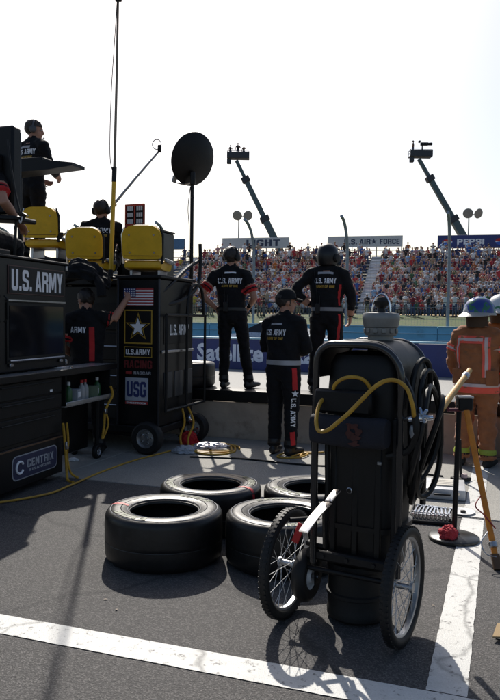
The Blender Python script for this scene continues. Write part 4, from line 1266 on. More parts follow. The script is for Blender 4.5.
# tall side tower with the panel of emblems
MB().box((-.25, .42, 1.07), (.50, .84, 1.55), bevel=.012).build('tower', black_paint, box)
MB().box((-.25, .42, 1.865), (.54, .9, .035), bevel=.01).build('tower_top', black_satin, box)
for x in (-.492, -.008):
    MB().box((x, -.008, 1.07), (.022, .02, 1.55), bevel=.005).build('edge_trim', mat('trim_grey', (.05, .05, .055), .35, .5), box)
fl = -.004
flag = MB().box((-.25, -.004, 1.655), (.345, .006, .185), bevel=.002).build('flag', red_ink, box)
for i in range(6):
    MB().box((-.25, -.0085, 1.655 - .0925 + .0142 * (2 * i + 1) + .0001), (.345, .003, .0142)).build('stripe', white_ink, flag)
MB().box((-.25 - .345 / 2 + .0715, -.012, 1.655 + .0425), (.143, .004, .0995)).build('canton', navy_ink, flag)
for r_ in range(4):
    for c_ in range(5):
        flat_poly('flag_star', star_pts(.008, .0035), (-.407 + c_ * .0275, -.0155, 1.665 + r_ * .0225), X_, Z_, white_ink, flag, thick=.001)
sq = MB().box((-.25, -.004, 1.34), (.33, .006, .36), bevel=.002).build('emblem_panel', black_satin, box)
for a in (((-.25, -.009, 1.513), (.33, .004, .012)), ((-.25, -.009, 1.167), (.33, .004, .012)), ((-.409, -.009, 1.34), (.012, .004, .334)), ((-.091, -.009, 1.34), (.012, .004, .334))):
    MB().box(a[0], a[1]).build('gold_edge', gold_ink, sq)
flat_poly('star_gold', star_pts(.155, .060), (-.25, -.0095, 1.335), X_, Z_, gold_ink, sq)
flat_poly('star_black', star_pts(.128, .050), (-.25, -.0125, 1.335), X_, Z_, black_satin, sq)
flat_poly('star_white', star_pts(.100, .040), (-.25, -.0155, 1.335), X_, Z_, white_ink, sq)
pn = MB().box((-.25, -.004, 1.075), (.33, .006, .115), bevel=.002).build('name_panel', black_satin, box)
for a in (((-.25, -.009, 1.128), (.33, .004, .007)), ((-.25, -.009, 1.022), (.33, .004, .007)), ((-.4115, -.009, 1.075), (.007, .004, .099)), ((-.0885, -.009, 1.075), (.007, .004, .099))):
    MB().box(a[0], a[1]).build('gold_edge', gold_ink, pn)
text_flat('lettering', 'U.S.ARMY', (-.25, -.0105, 1.075), X_, Z_, .285, .058, white_ink, pn, bold=.035)
text_flat('lettering', 'RACING', (-.25, -.0065, .945), X_, Z_, .33, .085, mat('dim_red', (.16, .015, .015), .6), box, bold=.05)
text_flat('lettering', 'NASCAR', (-.20, -.0065, .855), X_, Z_, .20, .032, grey_ink, box, bold=.03)
MB().box((-.36, -.004, .855), (.07, .005, .03)).build('stripes', red_ink, box)
us = MB().box((-.265, -.004, .68), (.27, .006, .245), bevel=.002).build('sponsor_panel', mat('panel_pale', (.40, .42, .48), .6), box)
text_flat('lettering', 'USG', (-.265, -.010, .68), X_, Z_, .225, .165, navy_ink, us, bold=.06)
MB().box((-.265, -.004, .535), (.27, .006, .033), bevel=.002).build('sponsor_strip', red_ink, box)
text_flat('lettering', 'SHEETROCK', (-.265, -.0095, .535), X_, Z_, .235, .018, white_ink, box, bold=.03)
# main body set back on the left, with raised deck
MB().box((-1.55, .95, 1.0), (2.08, 1.16, 1.58), bevel=.015).build('cabinet', black_paint, box)
for i in range(4):
    MB().box((-.78, .362, .45 + i * .33), (.46, .02, .30), bevel=.006).build('drawer', black_satin, box)
    MB().tube([(-.93, .340, .45 + i * .33), (-.63, .340, .45 + i * .33)], .010, 6).build('drawer_pull', steel, box)
MB().box((-1.30, .95, 1.83), (1.62, 1.25, .06), bevel=.01).build('deck', black_satin, box)
MB().box((-2.05, .95, 1.98), (1.06, 1.2, .27), bevel=.012).build('raised_deck', black_satin, box)
# open end with rails
MB().box((-.25, .86, .62), (.48, .03, .62), bevel=.006).build('back_panel', black_paint, box)
MB().box((.002, .42, 1.31), (.006, .66, .30), bevel=.002).build('side_sign_panel', black_satin, box)
text_flat('lettering', 'U.S. ARMY', (.008, .47, 1.31), (0, 1, 0), Z_, .50, .115, white_ink, box, bold=.035)
for k, y in enumerate((.20, .46, .72)):
    MB().box((.004, y, .72), (.008, .20, .28), bevel=.004).build('side_door', mat('door_dark', (.04, .04, .043), .45), box)
MB().box((.012, .42, 1.08), (.02, .80, .03), bevel=.004).build('side_rail', steel, box)
for y in (.03, .55, 1.06):
    MB().tube([(.06, y, .45), (.06, y, 1.47)], .016, 8).build('frame_post', black_satin, box)
for z in (.46, 1.47):
    MB().tube([(.06, .03, z), (.06, 1.06, z)], .016, 8).build('frame_rail', black_satin, box)
    MB().tube([(.06, 1.06, z), (-.45, 1.06, z)], .016, 8).build('frame_rail', black_satin, box)
pipe('guard_loop', [(-.02, .20, 1.58), (.03, .45, 1.63), (.05, .75, 1.75), (.04, .92, 1.90), (.03, .97, 2.10), (.02, .98, 2.30)], .022, black_satin, box)
pipe('guard_loop', [(-.02, .06, 1.70), (.0, .30, 1.82), (.0, .65, 1.99), (.01, .95, 2.10)], .020, black_satin, box)
pipe('guard_loop', [(.06, .55, 1.47), (.06, .60, 1.72), (.06, .75, 1.82), (.06, .95, 1.76), (.06, 1.02, 1.47)], .018, black_satin, box)
# axle, wheels
def small_wheel(name, M, r, w, parent):
    o = MB().lathe([(r * .58, -w * .5), (r * .86, -w * .5), (r * .97, -w * .36), (r, -w * .15), (r, w * .15), (r * .97, w * .36), (r * .86, w * .5), (r * .58, w * .5)], 36, M, closed=True).build(name, black_rub, parent)
    MB().lathe([(0, w * .40), (r * .14, w * .42), (r * .2, w * .28), (r * .46, w * .22), (r * .54, w * .42), (r * .60, w * .44), (r * .60, -w * .44), (.0, -w * .4)], 30, M).build('rim', steel, o)
    for k in range(5):
        a = 2 * math.pi * k / 5
        MB().lathe([(0, .012), (r * .07, .01), (r * .07, 0)], 10, M @ Matrix.Translation((r * .33 * math.cos(a), r * .33 * math.sin(a), w * .245))).build('lug_nut', chrome, o)
    return o
fw = lambda c: Matrix.Translation(c) @ Matrix.Rotation(R(90), 4, 'X')
for c in ((-.12, -.03, .175), (-1.7, .38, .175), (.02, .86, .175), (-2.3, 1.3, .175)):
    small_wheel('wheel', fw(c), .175, .12, box)
MB().box((-1.0, .45, .25), (2.0, .9, .08), bevel=.01).build('chassis', black_satin, box)
MB().tube([(-1.70, .38, .175), (-.12, .05, .175)], .025, 8).build('axle', black_satin, box)
MB().ball((.075, .62, .315), .045, n=16, k=10).build('hitch_ball', chrome, box)
MB().tube([(.0, .6, .30), (.075, .62, .27)], .03, 8).build('hitch_arm', black_satin, box)
pipe('tie_down', [(.05, .45, .46), (.10, .42, .30), (.06, .40, .14), (.10, .36, .03)], .012, yellow_strap, box)
pipe('tie_down', [(.05, .60, .46), (.15, .55, .28), (.12, .48, .12), (.16, .40, .02)], .012, yellow_strap, box)

# chairs on the deck, seen from behind
def round_panel(w, z0, z1, rad, d0, d1, M):
    pts = []
    for (cx, cz, a0) in ((w / 2 - rad, z1 - rad, 0), (-w / 2 + rad, z1 - rad, 90)):
        for k in range(7):
            a = R(a0 + 15 * k); pts.append((cx + rad * math.cos(a), cz + rad * math.sin(a)))
    rb = rad * .35
    for (cx, cz, a0) in ((-w / 2 + rb, z0 + rb, 180), (w / 2 - rb, z0 + rb, 270)):
        for k in range(4):
            a = R(a0 + 30 * k); pts.append((cx + rb * math.cos(a), cz + rb * math.sin(a)))
    return MB().prism(pts, d0, d1, M)
def deck_chair(loc, rz, label, lift=0.0):
    t = thing('deck_chair', loc, rz, label, 'chair', 'yellow chairs on the pit box')
    M = Matrix.Rotation(R(9), 4, 'X')
    I = Matrix.Identity(4)
    for s in (-1, 1):
        MB().box((s * .15, .24, .03 + lift / 2), (.03, .34, .06 + lift), bevel=.004).build('leg', steel, t)
    st = MB().loft([((-.20, .22, .105 + lift), .045, .24), ((-.17, .22, .11 + lift), .055, .25), ((.17, .22, .11 + lift), .055, .25), ((.20, .22, .105 + lift), .045, .24)], 20, (0, 0, 1), power=4).build('seat', yellow_pl, t)
    bk = round_panel(.42, .17 + lift, .52 + lift, .13, -.03, .02, M).build('backrest', yellow_pl, t)
    round_panel(.41, .165 + lift, .525 + lift, .135, .021, .065, M).build('back_pad', black_satin, bk)
    for bx_, bz_ in ((-.13, .24), (.13, .24), (-.13, .42), (.13, .42)):
        MB().lathe([(0, .005), (.009, .005), (.011, 0)], 10, frame(M @ Vector((bx_, -.031, bz_ + lift)), (0, -1, -.15))).build('bolt', steel, bk)
    MB().tube([M @ Vector((-.19, -.031, .205 + lift)), M @ Vector((.19, -.031, .205 + lift))], .004, 6).build('seam', mat('seam_dark', (.25, .14, .01), .6), bk)
    for s in (-1, 1):
        MB().tube([M @ Vector((s * .205, .0, .12 + lift)), M @ Vector((s * .212, .02, .42 + lift)), M @ Vector((s * .19, .02, .50 + lift))], [.016, .018, .008], 8).build('side_rail', chrome if s < 0 else black_satin, t)
        MB().box((s * .225, .22, .16 + lift), (.03, .36, .045), bevel=.012).build('arm', zinc, t)
    return t
def bxp(x, y, z): return BX + PU * x + PV * y + Vector((0, 0, z))
deck_chair(bxp(-.215, .03, 1.883), -6, 'yellow chair at right, on the panel with the flag')
deck_chair(bxp(-1.10, .34, 1.861), -6, 'yellow chair in the middle, in front of the seated crewman', .06)
deck_chair(bxp(-1.70, .36, 2.116), -6, 'yellow chair at left, highest of the three', .06)
# ------------------------------------------------------------------ people and gear on the pit box
SEAT = dict(pelvis=(0, 0, .10), chest=(0, .03, .44), neck=(0, .03, .645), head=(0, .05, .785), shL=(-.185, .02, .575), shR=(.185, .02, .575), elL=(-.26, .10, .31), elR=(.26, .10, .31), wrL=(-.14, .34, .28), wrR=(.14, .34, .28),
            hipL=(-.095, .02, .08), hipR=(.095, .02, .08), knL=(-.13, .46, .06), knR=(.13, .46, .06), anL=(-.13, .46, -.36), anR=(.13, .46, -.36))
def seat_pose(**k):
    d = dict(SEAT); d.update(k); return d
stool = thing('stool', bxp(-1.31, 1.0, 1.861), PIT, 'low black stool under the seated crewman on the pit box', 'stool')
MB().lathe([(0, .40), (.14, .40), (.165, .385), (.165, .36), (.14, .35), (0, .35)], 24).build('seat', black_satin, stool)
for k in range(4):
    a = R(45 + 90 * k)
    MB().tube([(.10 * math.cos(a), .10 * math.sin(a), .36), (.15 * math.cos(a), .15 * math.sin(a), 0)], .012, 8).build('leg', steel, stool)
stool.scale = (1, 1, .33)
t = thing('person', bxp(-1.31, 1.0, 1.985), -4, 'seated crewman with headset and U.S. ARMY shirt on the pit box', 'person')
b, bv, Mh, hd = human(t, seat_pose(long_sleeve=True, head_yaw=-15, knL=(-.15, .40, .26), knR=(.15, .40, .26), anL=(-.14, .50, -.035), anR=(.14, .50, -.035), wrL=(-.13, .34, .34), wrR=(.13, .34, .34), head=(0, .02, .755), chest=(0, 0, .42), neck=(0, 0, .62), shL=(-.19, 0, .555), shR=(.19, 0, .555)), suit_lab, suit_mats, seed=7)
hair(t, hd, Mh, seed=7); headset(t, hd, Mh); eyes(t, hd, Mh)
text_on('lettering', t, bv, 'U.S. ARMY', (0, -.1, .50), (1, 0, 0), .30, .065, white_ink, (0, 1, 0), bold=.035)
text_on('lettering', t, bv, 'ARMY OF ONE', (0, -.1, .435), (1, 0, 0), .22, .03, gold_ink, (0, 1, 0), bold=.03)

t = thing('person', bxp(-2.26, .93, 2.117), -30, 'crewman with headset standing highest on the pit box at left', 'person')
b, bv, Mh, hd = human(t, pose(elL=(-.26, .05, 1.14), wrL=(-.10, .26, 1.05), elR=(.27, .06, 1.13), wrR=(.14, .30, 1.08), long_sleeve=True, head_yaw=-48, head_pitch=-6, head=(.0, .035, 1.615)), suit_lab, suit_mats, seed=8, scale=1.02)
hair(t, hd, Mh, mat('hair_brown_crew', (.03, .02, .014), .6, var=.4, scale=40, bump=.5, bscale=90), seed=8, vol=1.04); headset(t, hd, Mh, mat('headset_grey', (.06, .06, .065), .4)); eyes(t, hd, Mh)
text_on('lettering', t, bv, 'U.S. ARMY', (0, -.1, 1.355), (1, 0, 0), .28, .065, white_ink, (0, 1, 0), bold=.035)
text_on('lettering', t, bv, 'ARMY OF ONE', (0, -.1, 1.285), (1, 0, 0), .20, .03, gold_ink, (0, 1, 0), bold=.03)
strip_on('shoulder_stripe', t, bv, [(-.12, -.1, 1.42), (.06, -.1, 1.42)], .03, grey_ink, (0, 1, -.3))

# mast
ms = thing('mast', (-1.55, 7.98, 1.861), 0, 'tall thin mast with yellow lower tube rising from the pit box', 'mast')
MB().tube([(0, 0, -.02), (.032, 0, 1.08)], .023, 10).build('lower_tube', yellow_pl, ms)
MB().tube([(.032, 0, 1.06), (.036, 0, 1.22)], .026, 10).build('sleeve', black_rub, ms)
MB().tube([(.036, 0, 1.2), (.055, 0, 2.2), (.07, 0, 3.45)], [.016, .014, .012], 8).build('upper_tube', mat('mast_tan', (.22, .17, .12), .4, .3), ms)
MB().box((.07, 0, 3.02), (.07, .04, .04), bevel=.008).build('clamp', black_rub, ms)
pipe('cable', [(.03, -.02, 1.15), (-.01, -.02, 1.35), (.0, -.02, 2.0), (.035, -.02, 2.6), (.065, -.02, 3.1)], .005, black_rub, ms, n=6)
MB().lathe([(.06, 0), (.06, .02), (.03, .03), (.026, .1)], 16).build('base_flange', black_rub, ms)
# boom with a small camera at its tip
bo = thing('camera_boom', (-2.41, 9.16, 2.116), 0, 'thin slanting boom with a small ringed camera at its tip', 'boom')
MB().tube([(0, 0, 0), (0, 0, .36)], .03, 8).build('stand', black_satin, bo)
MB().tube([(-.06, 0, .31), (.42, .04, .47)], .016, 8).build('lower_arm', zinc, bo)
MB().tube([(.40, .04, .46), (.62, .08, .72), (.88, .12, 1.05), (1.15, .16, 1.38)], [.020, .017, .014, .012], 8).build('upper_arm', zinc, bo)
MB().box((.62, .08, .72), (.06, .05, .06), bevel=.01, rot=Matrix.Rotation(R(-40), 3, 'Y')).build('clamp', black_rub, bo)
MB().box((1.165, .16, 1.42), (.045, .06, .09), bevel=.01).build('camera', black_satin, bo)
MB().tube([(1.13 + .055 * math.cos(R(a)), .16, 1.47 + .06 * math.sin(R(a))) for a in range(0, 360, 24)], .006, 6, closed=True).build('ring', zinc, bo)

bo.scale = (1.045,) * 3
# black monitor cabinet and the red number board
mc = thing('monitor_cabinet', bxp(-.80, 1.15, 1.861), PIT, 'black monitor cabinet standing behind the right yellow chair', 'cabinet')
MB().box((0, .12, .31), (.50, .44, .62), bevel=.014).build('case', black_paint, mc)
MB().box((0, .12, .63), (.52, .46, .02), bevel=.005).build('lid', black_satin, mc)
for z in (.2, .4): MB().box((0, -.103, z), (.5, .01, .03), bevel=.003).build('vent', black_rub, mc)
for s in (-1, 1):
    for y in (.0, .25): MB().lathe([(.02, 0), (.025, .008), (.025, .0)], 12, Matrix.Translation((s * .25, y, -.001))).build('foot', black_rub, mc)
nb = thing('number_board', bxp(-.96, 1.22, 2.515), PIT, 'red framed board with rows of white numbers behind the seated crewman', 'board')
nb.scale = (.72, .72, .80)
NT = Matrix.Rotation(R(-6), 4, 'Z')
MB().box((0, 0, .20), (.40, .02, .38), bevel=.006, rot=NT.to_3x3()).build('backing', black_satin, nb)
for a, s in (((0, -.012, .385), (.40, .012, .03)), ((0, -.012, .045), (.40, .012, .10)), ((-.19, -.012, .21), (.02, .012, .32)), ((.19, -.012, .21), (.02, .012, .32)), ((0, -.012, .21), (.02, .012, .32))):
    MB().box(NT @ Vector(a), s, rot=NT.to_3x3()).build('frame', mat('frame_red', (.50, .06, .03), .6), nb)
for r_ in range(3):
    for c_ in range(2):
        for q in range(3):
            MB().box(NT @ Vector((-.135 + c_ * .19 + q * .042, -.014, .135 + r_ * .10)), (.030, .008, .065), rot=NT.to_3x3()).build('number_tile', white_pl, nb)
MB().tube([(0, .01, .02), (0, .01, -.02)], .012, 6).build('stem', steel, nb)

# satellite dish on its pole
ds = thing('satellite_dish', (-.716, 8.66, 0), 0, 'round black satellite dish on a tall thin pole', 'satellite dish')
MB().tube([(0, 0, .004), (0, 0, 3.06)], .022, 10).build('pole', black_satin, ds)
MB().lathe([(.14, .004), (.14, .015), (.03, .03), (.025, .06)], 20).build('base', black_satin, ds)
dn = Vector((-.62, .72, .30)).normalized()
Md = frame((.015, .03, 3.33), dn)
prof = [(.0, -.06), (.06, -.058), (.14, -.045), (.21, -.022), (.265, .0), (.295, .018), (.305, .022), (.305, .028), (.290, .026), (.26, .010), (.20, -.012), (.13, -.035), (.0, -.048)]
MB().lathe(prof, 48, Md @ Matrix.Diagonal((1, 1.04, 1, 1))).build('reflector', black_satin, ds)
MB().box((.005, .0, 3.10), (.06, .07, .16), bevel=.012).build('bracket', black_satin, ds)
tip = Vector((-.235, .10, 3.08))
MB().tube([(0, .02, 3.06), (-.10, .06, 3.04), tip], .012, 8).build('feed_arm', steel, ds)
MB().lathe([(.025, 0), (.03, .05), (.035, .07), (.02, .09)], 16, frame(tip + Vector((0, 0, -.01)), (.3, -.1, .8))).build('feed_horn', zinc, ds)
pipe('cable', [(-.02, -.02, 3.0), (-.045, -.02, 2.75), (-.03, -.02, 2.5), (-.028, -.02, 2.0)], .005, black_rub, ds, n=6)

# ------------------------------------------------------------------ the black cart at the left front
CA = Vector((-1.92, 5.5, 0)); CR = -16.0
cart = thing('tool_cart', CA, CR, 'black tool cart with counter at left front, reading U.S. ARMY', 'cart')
F_ = (0, 1, 0)
MB().box((-.66, .23, 1.445), (1.10, 1.88, .93), bevel=.012).build('upper_cabinet', black_paint, cart)
MB().box((-.66, .23, 1.918), (1.14, 1.92, .022), bevel=.006).build('cabinet_top', black_satin, cart)
sg = MB().box((-.107, .70, 1.735), (.008, .86, .235), bevel=.002).build('sign', mat('sign_maroon', (.05, .012, .012), .4), cart)
MB().box((-.102, .70, 1.735), (.004, .84, .215), bevel=.001).build('sign_face', black_satin, sg)
text_flat('lettering', 'U.S. ARMY', (-.0985, .70, 1.735), F_, Z_, .78, .172, white_ink, sg, bold=.06)
gd = MB().box((-.106, .69, 1.30), (.012, .88, .50), bevel=.003).build('display_door', black_satin, cart)
MB().box((-.0985, .69, 1.315), (.004, .82, .42)).build('glass', glass_dark, gd)
MB().box((-.096, .69, 1.565), (.012, .88, .012)).build('trim_rail', steel, gd)
MB().tube([(-.085, .27, 1.075), (-.085, 1.10, 1.075)], .008, 6).build('pull_bar', steel, gd)
ct = mat('counter_top', (.30, .30, .31), .3, .4, var=.12, scale=5)
MB().box((-.32, .07, .945), (.74, 1.75, .045), bevel=.006).build('counter', ct, cart)
MB().box((-.10, 1.42, .945), (.28, .93, .045), bevel=.006).build('counter_leaf', ct, cart)
MB().box((.055, .48, .945), (.012, 2.80, .055), bevel=.004).build('counter_edge', black_paint, cart)
MB().box((-.55, .14, .485), (1.10, 1.56, .87), bevel=.012).build('lower_cabinet', black_paint, cart)
for i, (z, h) in enumerate(((.84, .13), (.70, .12), (.52, .20))):
    dr = MB().box((.006, .36, z), (.014, 1.06, h), bevel=.004).build('drawer', black_satin, cart)
    MB().tube([(.022, .0, z + h * .3), (.022, .75, z + h * .3)], .006, 6).build('pull', black_rub, dr)
MB().box((.012, .72, .80), (.004, .04, .022)).build('drawer_tag', white_ink, cart)
lp = MB().box((.010, .36, .225), (.02, 1.08, .33), bevel=.006).build('kick_panel', black_paint, cart)
MB().box((.022, .36, .38), (.006, 1.06, .012)).build('panel_trim', mat('trim_brown', (.12, .06, .03), .4), lp)
pts = []
for (cy, cz, a0) in ((.27, .04, 0), (-.27, .04, 90), (-.27, -.04, 180), (.27, -.04, 270)):
    for k in range(6):
        a = R(a0 + 18 * k); pts.append((cy + .05 * math.cos(a), cz + .05 * math.sin(a)))
flat_poly('logo_edge', [(x * 1.035, y * 1.1) for x, y in pts], (.0225, .47, .225), F_, Z_, grey_ink, lp)
flat_poly('logo_ground', pts, (.0255, .47, .225), F_, Z_, mat('logo_navy', (.03, .032, .075), .5), lp)
text_flat('lettering', 'CENTRIX', (.0285, .535, .240), F_, Z_, .40, .066, grey_ink, lp, bold=.02)
text_flat('lettering', 'FINANCIAL', (.0285, .535, .183), F_, Z_, .33, .022, grey_ink, lp, bold=.0)
rg = []
ring = MB()
for k in range(17):
    a = R(30 + 300 * k / 16)
    rg.append((.0285, .235 + .048 * math.cos(a), .225 + .048 * math.sin(a)))
ring.tube(rg, .010, 6).build('logo_ring', white_ink, lp)
for x, y in ((-.06, .82), (-1.0, .82), (-.06, -.5), (-1.0, -.5)):
    small_wheel('wheel', Matrix.Translation((x - .08, y, .060)) @ Matrix.Rotation(R(90), 4, 'Y'), .06, .05, cart)
# shelf hung under the counter leaf, with bottles and boxes
sh = MB().box((-.10, 1.36, .635), (.26, .86, .02), bevel=.004).build('shelf', alu, cart)
for y in (.935, 1.785): MB().box((-.10, y, .78), (.26, .014, .28)).build('shelf_side', black_satin, sh)
MB().box((-.225, 1.36, .78), (.012, .84, .28)).build('shelf_back', black_satin, sh)
MB().box((.035, 1.36, .655), (.01, .86, .035), bevel=.003).build('shelf_lip', alu, sh)
MB().box((-.235, 1.36, .36), (.02, .88, .50), bevel=.006).build('shade_panel', black_paint, cart)  # dark sheet added to stand for the shade under the counter
for y in (.30, 1.06):
    MB().box((-.096, y, 1.04), (.02, .05, .03), bevel=.006).build('latch', steel, cart)
for z in (1.02, 1.88):
    MB().box((-.115, 1.165, z), (.04, .03, .05), bevel=.006).build('corner_cap', steel, cart)
MB().tube([(-.09, .20, 1.60), (-.06, .20, 1.57), (-.06, .20, 1.42), (-.09, .20, 1.39)], .008, 8).build('grab_handle', black_rub, cart)
MB().tube([(-.12, 1.80, .93), (-.12, 1.80, .10)], .022, 8).build('support_leg', black_satin, cart)
small_wheel('caster', Matrix.Translation((-.12, 1.80, .075)) @ Matrix.Rotation(R(90), 4, 'Y'), .075, .05, cart)
def cpt(x, y, z): return CA + Matrix.Rotation(R(CR), 3, 'Z') @ Vector((x, y, z))
green_m = mat('bottle_green', (.03, .10, .035), .35)
for k, (y, kind) in enumerate(((1.02, 'b'), (1.10, 'b'), (1.22, 'c'), (1.34, 'w'), (1.44, 'w'), (1.58, 'c'), (1.68, 'b'))):
    if kind in 'bw':
        t = thing('bottle', cpt(-.06 + .02 * (k % 2), y, .646), 0, '%s spray bottle, number %s from the left on the shelf under the counter' % ('green' if kind == 'b' else 'white', ['one', 'two', 'three', 'four', 'five', 'six', 'seven'][k]), 'bottle', 'bottles on the shelf')
        MB().lathe([(.0, 0), (.032, 0), (.034, .01), (.034, .11), (.024, .14), (.013, .15), (.013, .17), (0, .17)], 18).build('bottle_body', green_m if kind == 'b' else mat('bottle_grey', (.34, .34, .34), .45), t)
        MB().lathe([(.0, .165), (.016, .165), (.016, .195), (.0, .197)], 14).build('bottle_cap', red_plain if kind == 'w' else white_pl, t)
    else:
        t = thing('carton', cpt(-.06, y, .646), CR + 5 * k, 'small carton %s on the shelf under the counter' % ('between bottles' if k == 2 else 'right of the white bottles'), 'carton', 'cartons on the shelf')
        MB().box((0, 0, .06), (.12, .10, .12), bevel=.003).build('carton_body', mat('carton_%d' % k, (.28, .30, .33) if k == 2 else (.12, .16, .10), .7), t)
        MB().box((.062, 0, .07), (.002, .08, .05)).build('carton_label', white_ink, t)
t = thing('wrench', cpt(-.08, 1.05, .970), 35, 'steel wrench lying on the counter beside the cabinet', 'wrench')
MB().box((0, 0, .006), (.15, .014, .010), bevel=.003).build('handle', chrome, t)
MB().lathe([(.009, .0), (.017, 0), (.017, .012), (.009, .012)], 16, Matrix.Translation((.085, 0, 0)), closed=True).build('ring_end', chrome, t)
# yellow straps on the cart
st = thing('tie_strap', cpt(.045, .86, .5), CR, 'yellow strap hanging down the corner of the front cart', 'strap')
pipe('webbing', [(.0, 0, .0), (.012, .01, -.15), (.03, .0, -.30), (.05, -.02, -.42), (.08, -.05, -.492), (.16, -.1, -.492)], .012, yellow_strap, st)
pipe('webbing', [(.02, .03, .0), (.035, .03, -.16), (.02, .04, -.3), (.06, .03, -.44), (.12, .06, -.492)], .010, yellow_strap, st)
MB().box((.028, .02, -.20), (.02, .05, .07), bevel=.006).build('buckle', steel, st)
s2 = thing('tie_strap', cpt(.05, 1.76, .66), CR, 'yellow strap hanging below the shelf under the counter', 'strap')
pipe('webbing', [(0, 0, .09), (.01, .02, .0), (.0, -.05, -.08), (-.01, -.10, -.16), (-.01, -.12, -.30), (-.02, -.14, -.42)], .012, yellow_strap, s2)
pipe('webbing', [(-.01, -.10, -.14), (.01, -.07, -.28), (-.02, -.12, -.42)], .010, yellow_strap, s2)
MB().box((0, -.10, -.15), (.02, .05, .05), bevel=.006).build('buckle', steel, s2)
# black jacket slung over the cabinet, behind
jk = thing('jacket', (-1.78, 7.66, 1.83), PIT, 'black jacket heaped on the pit box below the middle yellow chair', 'jacket')
bm = bmesh.new(); bmesh.ops.create_icosphere(bm, subdivisions=5, radius=1)
for v in bm.verts:
    d = v.co.copy()
    k = 1 + .22 * noise.noise(d * 2.4) + .12 * noise.noise(d * 6)
    v.co = Vector((d.x * .30 * k, d.y * .16 * k, max(d.z * .15 * k, -.05) + .06 - .10 * abs(d.x) ** 2 + .1 * d.x * -.3))
bm.verts.index_update()
MB().add([v.co for v in bm.verts], [[v.index for v in f.verts] for f in bm.faces]).build('jacket_body', cloth_black, jk, angle=80); bm.free()
pipe('sleeve', [(.18, -.05, .02), (.27, -.10, -.06), (.30, -.12, -.18)], [.05] * 17, cloth_black, jk)

# monitor, tray and spectating crewman at the far left, above the front cart
mo = thing('monitor', cpt(-.30, .62, 1.93), CR - 4, 'black monitor on a bracket above the front cart, cut by the picture edge', 'monitor')
MB().box((-.12, 0, .74), (.34, .12, .74), bevel=.02).build('monitor_case', black_satin, mo)
MB().box((-.12, .07, .74), (.30, .03, .68), bevel=.008).build('screen', glass_dark, mo)
MB().box((-.14, -.09, .70), (.18, .08, .34), bevel=.02).build('rear_housing', black_satin, mo)
MB().tube([(-.16, -.02, 0), (-.16, -.02, .5)], .03, 10).build('post', black_satin, mo)
MB().box((-.08, -.04, .33), (.50, .30, .04), bevel=.012, rot=Matrix.Rotation(R(4), 3, 'Y')).build('tray', black_satin, mo)
MB().tube([(.13, -.10, .325), (.17, -.10, .31), (.20, -.10, .36)], .02, 8).build('tray_end', black_satin, mo)
pipe('cable', [(.03, -.10, .98), (.07, -.12, .80), (.12, -.12, .55), (.17, -.12, .36)], .008, black_rub, mo)
pipe('cable', [(.15, -.12, .33), (.18, -.13, .28), (.20, -.13, .33)], .006, white_pl, mo)
pipe('cable', [(.13, -.12, .30), (.12, -.12, .12), (.10, -.10, .0)], .012, black_rub, mo)
tr = thing('shelf_tray', bxp(-1.62, .30, 2.116), PIT, 'black swing tray held out in front of the standing crewman', 'tray')
MB().tube([(-.42, .10, 0), (-.42, .10, .98)], .028, 10).build('post', black_satin, tr)
MB().add([(-.62, -.16, .95), (.16, -.16, .96), (.42, -.10, 1.0), (.42, .16, 1.0), (-.62, .20, .95), (-.62, -.16, 1.06), (.10, -.16, 1.07), (.42, -.10, 1.035), (.42, .16, 1.035), (-.62, .20, 1.06)],
         [(0, 1, 2, 3, 4), (5, 9, 8, 7, 6), (0, 5, 6, 1), (1, 6, 7, 2), (2, 7, 8, 3), (3, 8, 9, 4), (4, 9, 5, 0)]).build('tray_top', black_satin, tr, angle=20)
MB().box((-.16, .0, 1.092), (.40, .24, .05), bevel=.008).build('keyboard_case', black_satin, tr)
t = thing('person', cpt(-.62, .56, 1.93) + Vector((0, 0, .10)), CR + 6, 'crewman seated at the left edge, only a bare bent arm in view', 'person')
b, bv, Mh, hd = human(t, seat_pose(long_sleeve=False, shR=(.19, .0, .60), elR=(.33, -.14, .36), wrR=(.34, .10, .22), palmR=(0, 0, -1)), suit_lab, suit_mats, seed=9)
hair(t, hd, Mh, seed=9); eyes(t, hd, Mh)
bn = thing('bench_cushion', cpt(-.62, .56, 1.93), CR, 'black cushion under the crewman at the left edge', 'cushion')
MB().box((0, 0, .045), (.42, .40, .085), bevel=.03, seg=3).build('cushion_body', black_satin, bn)
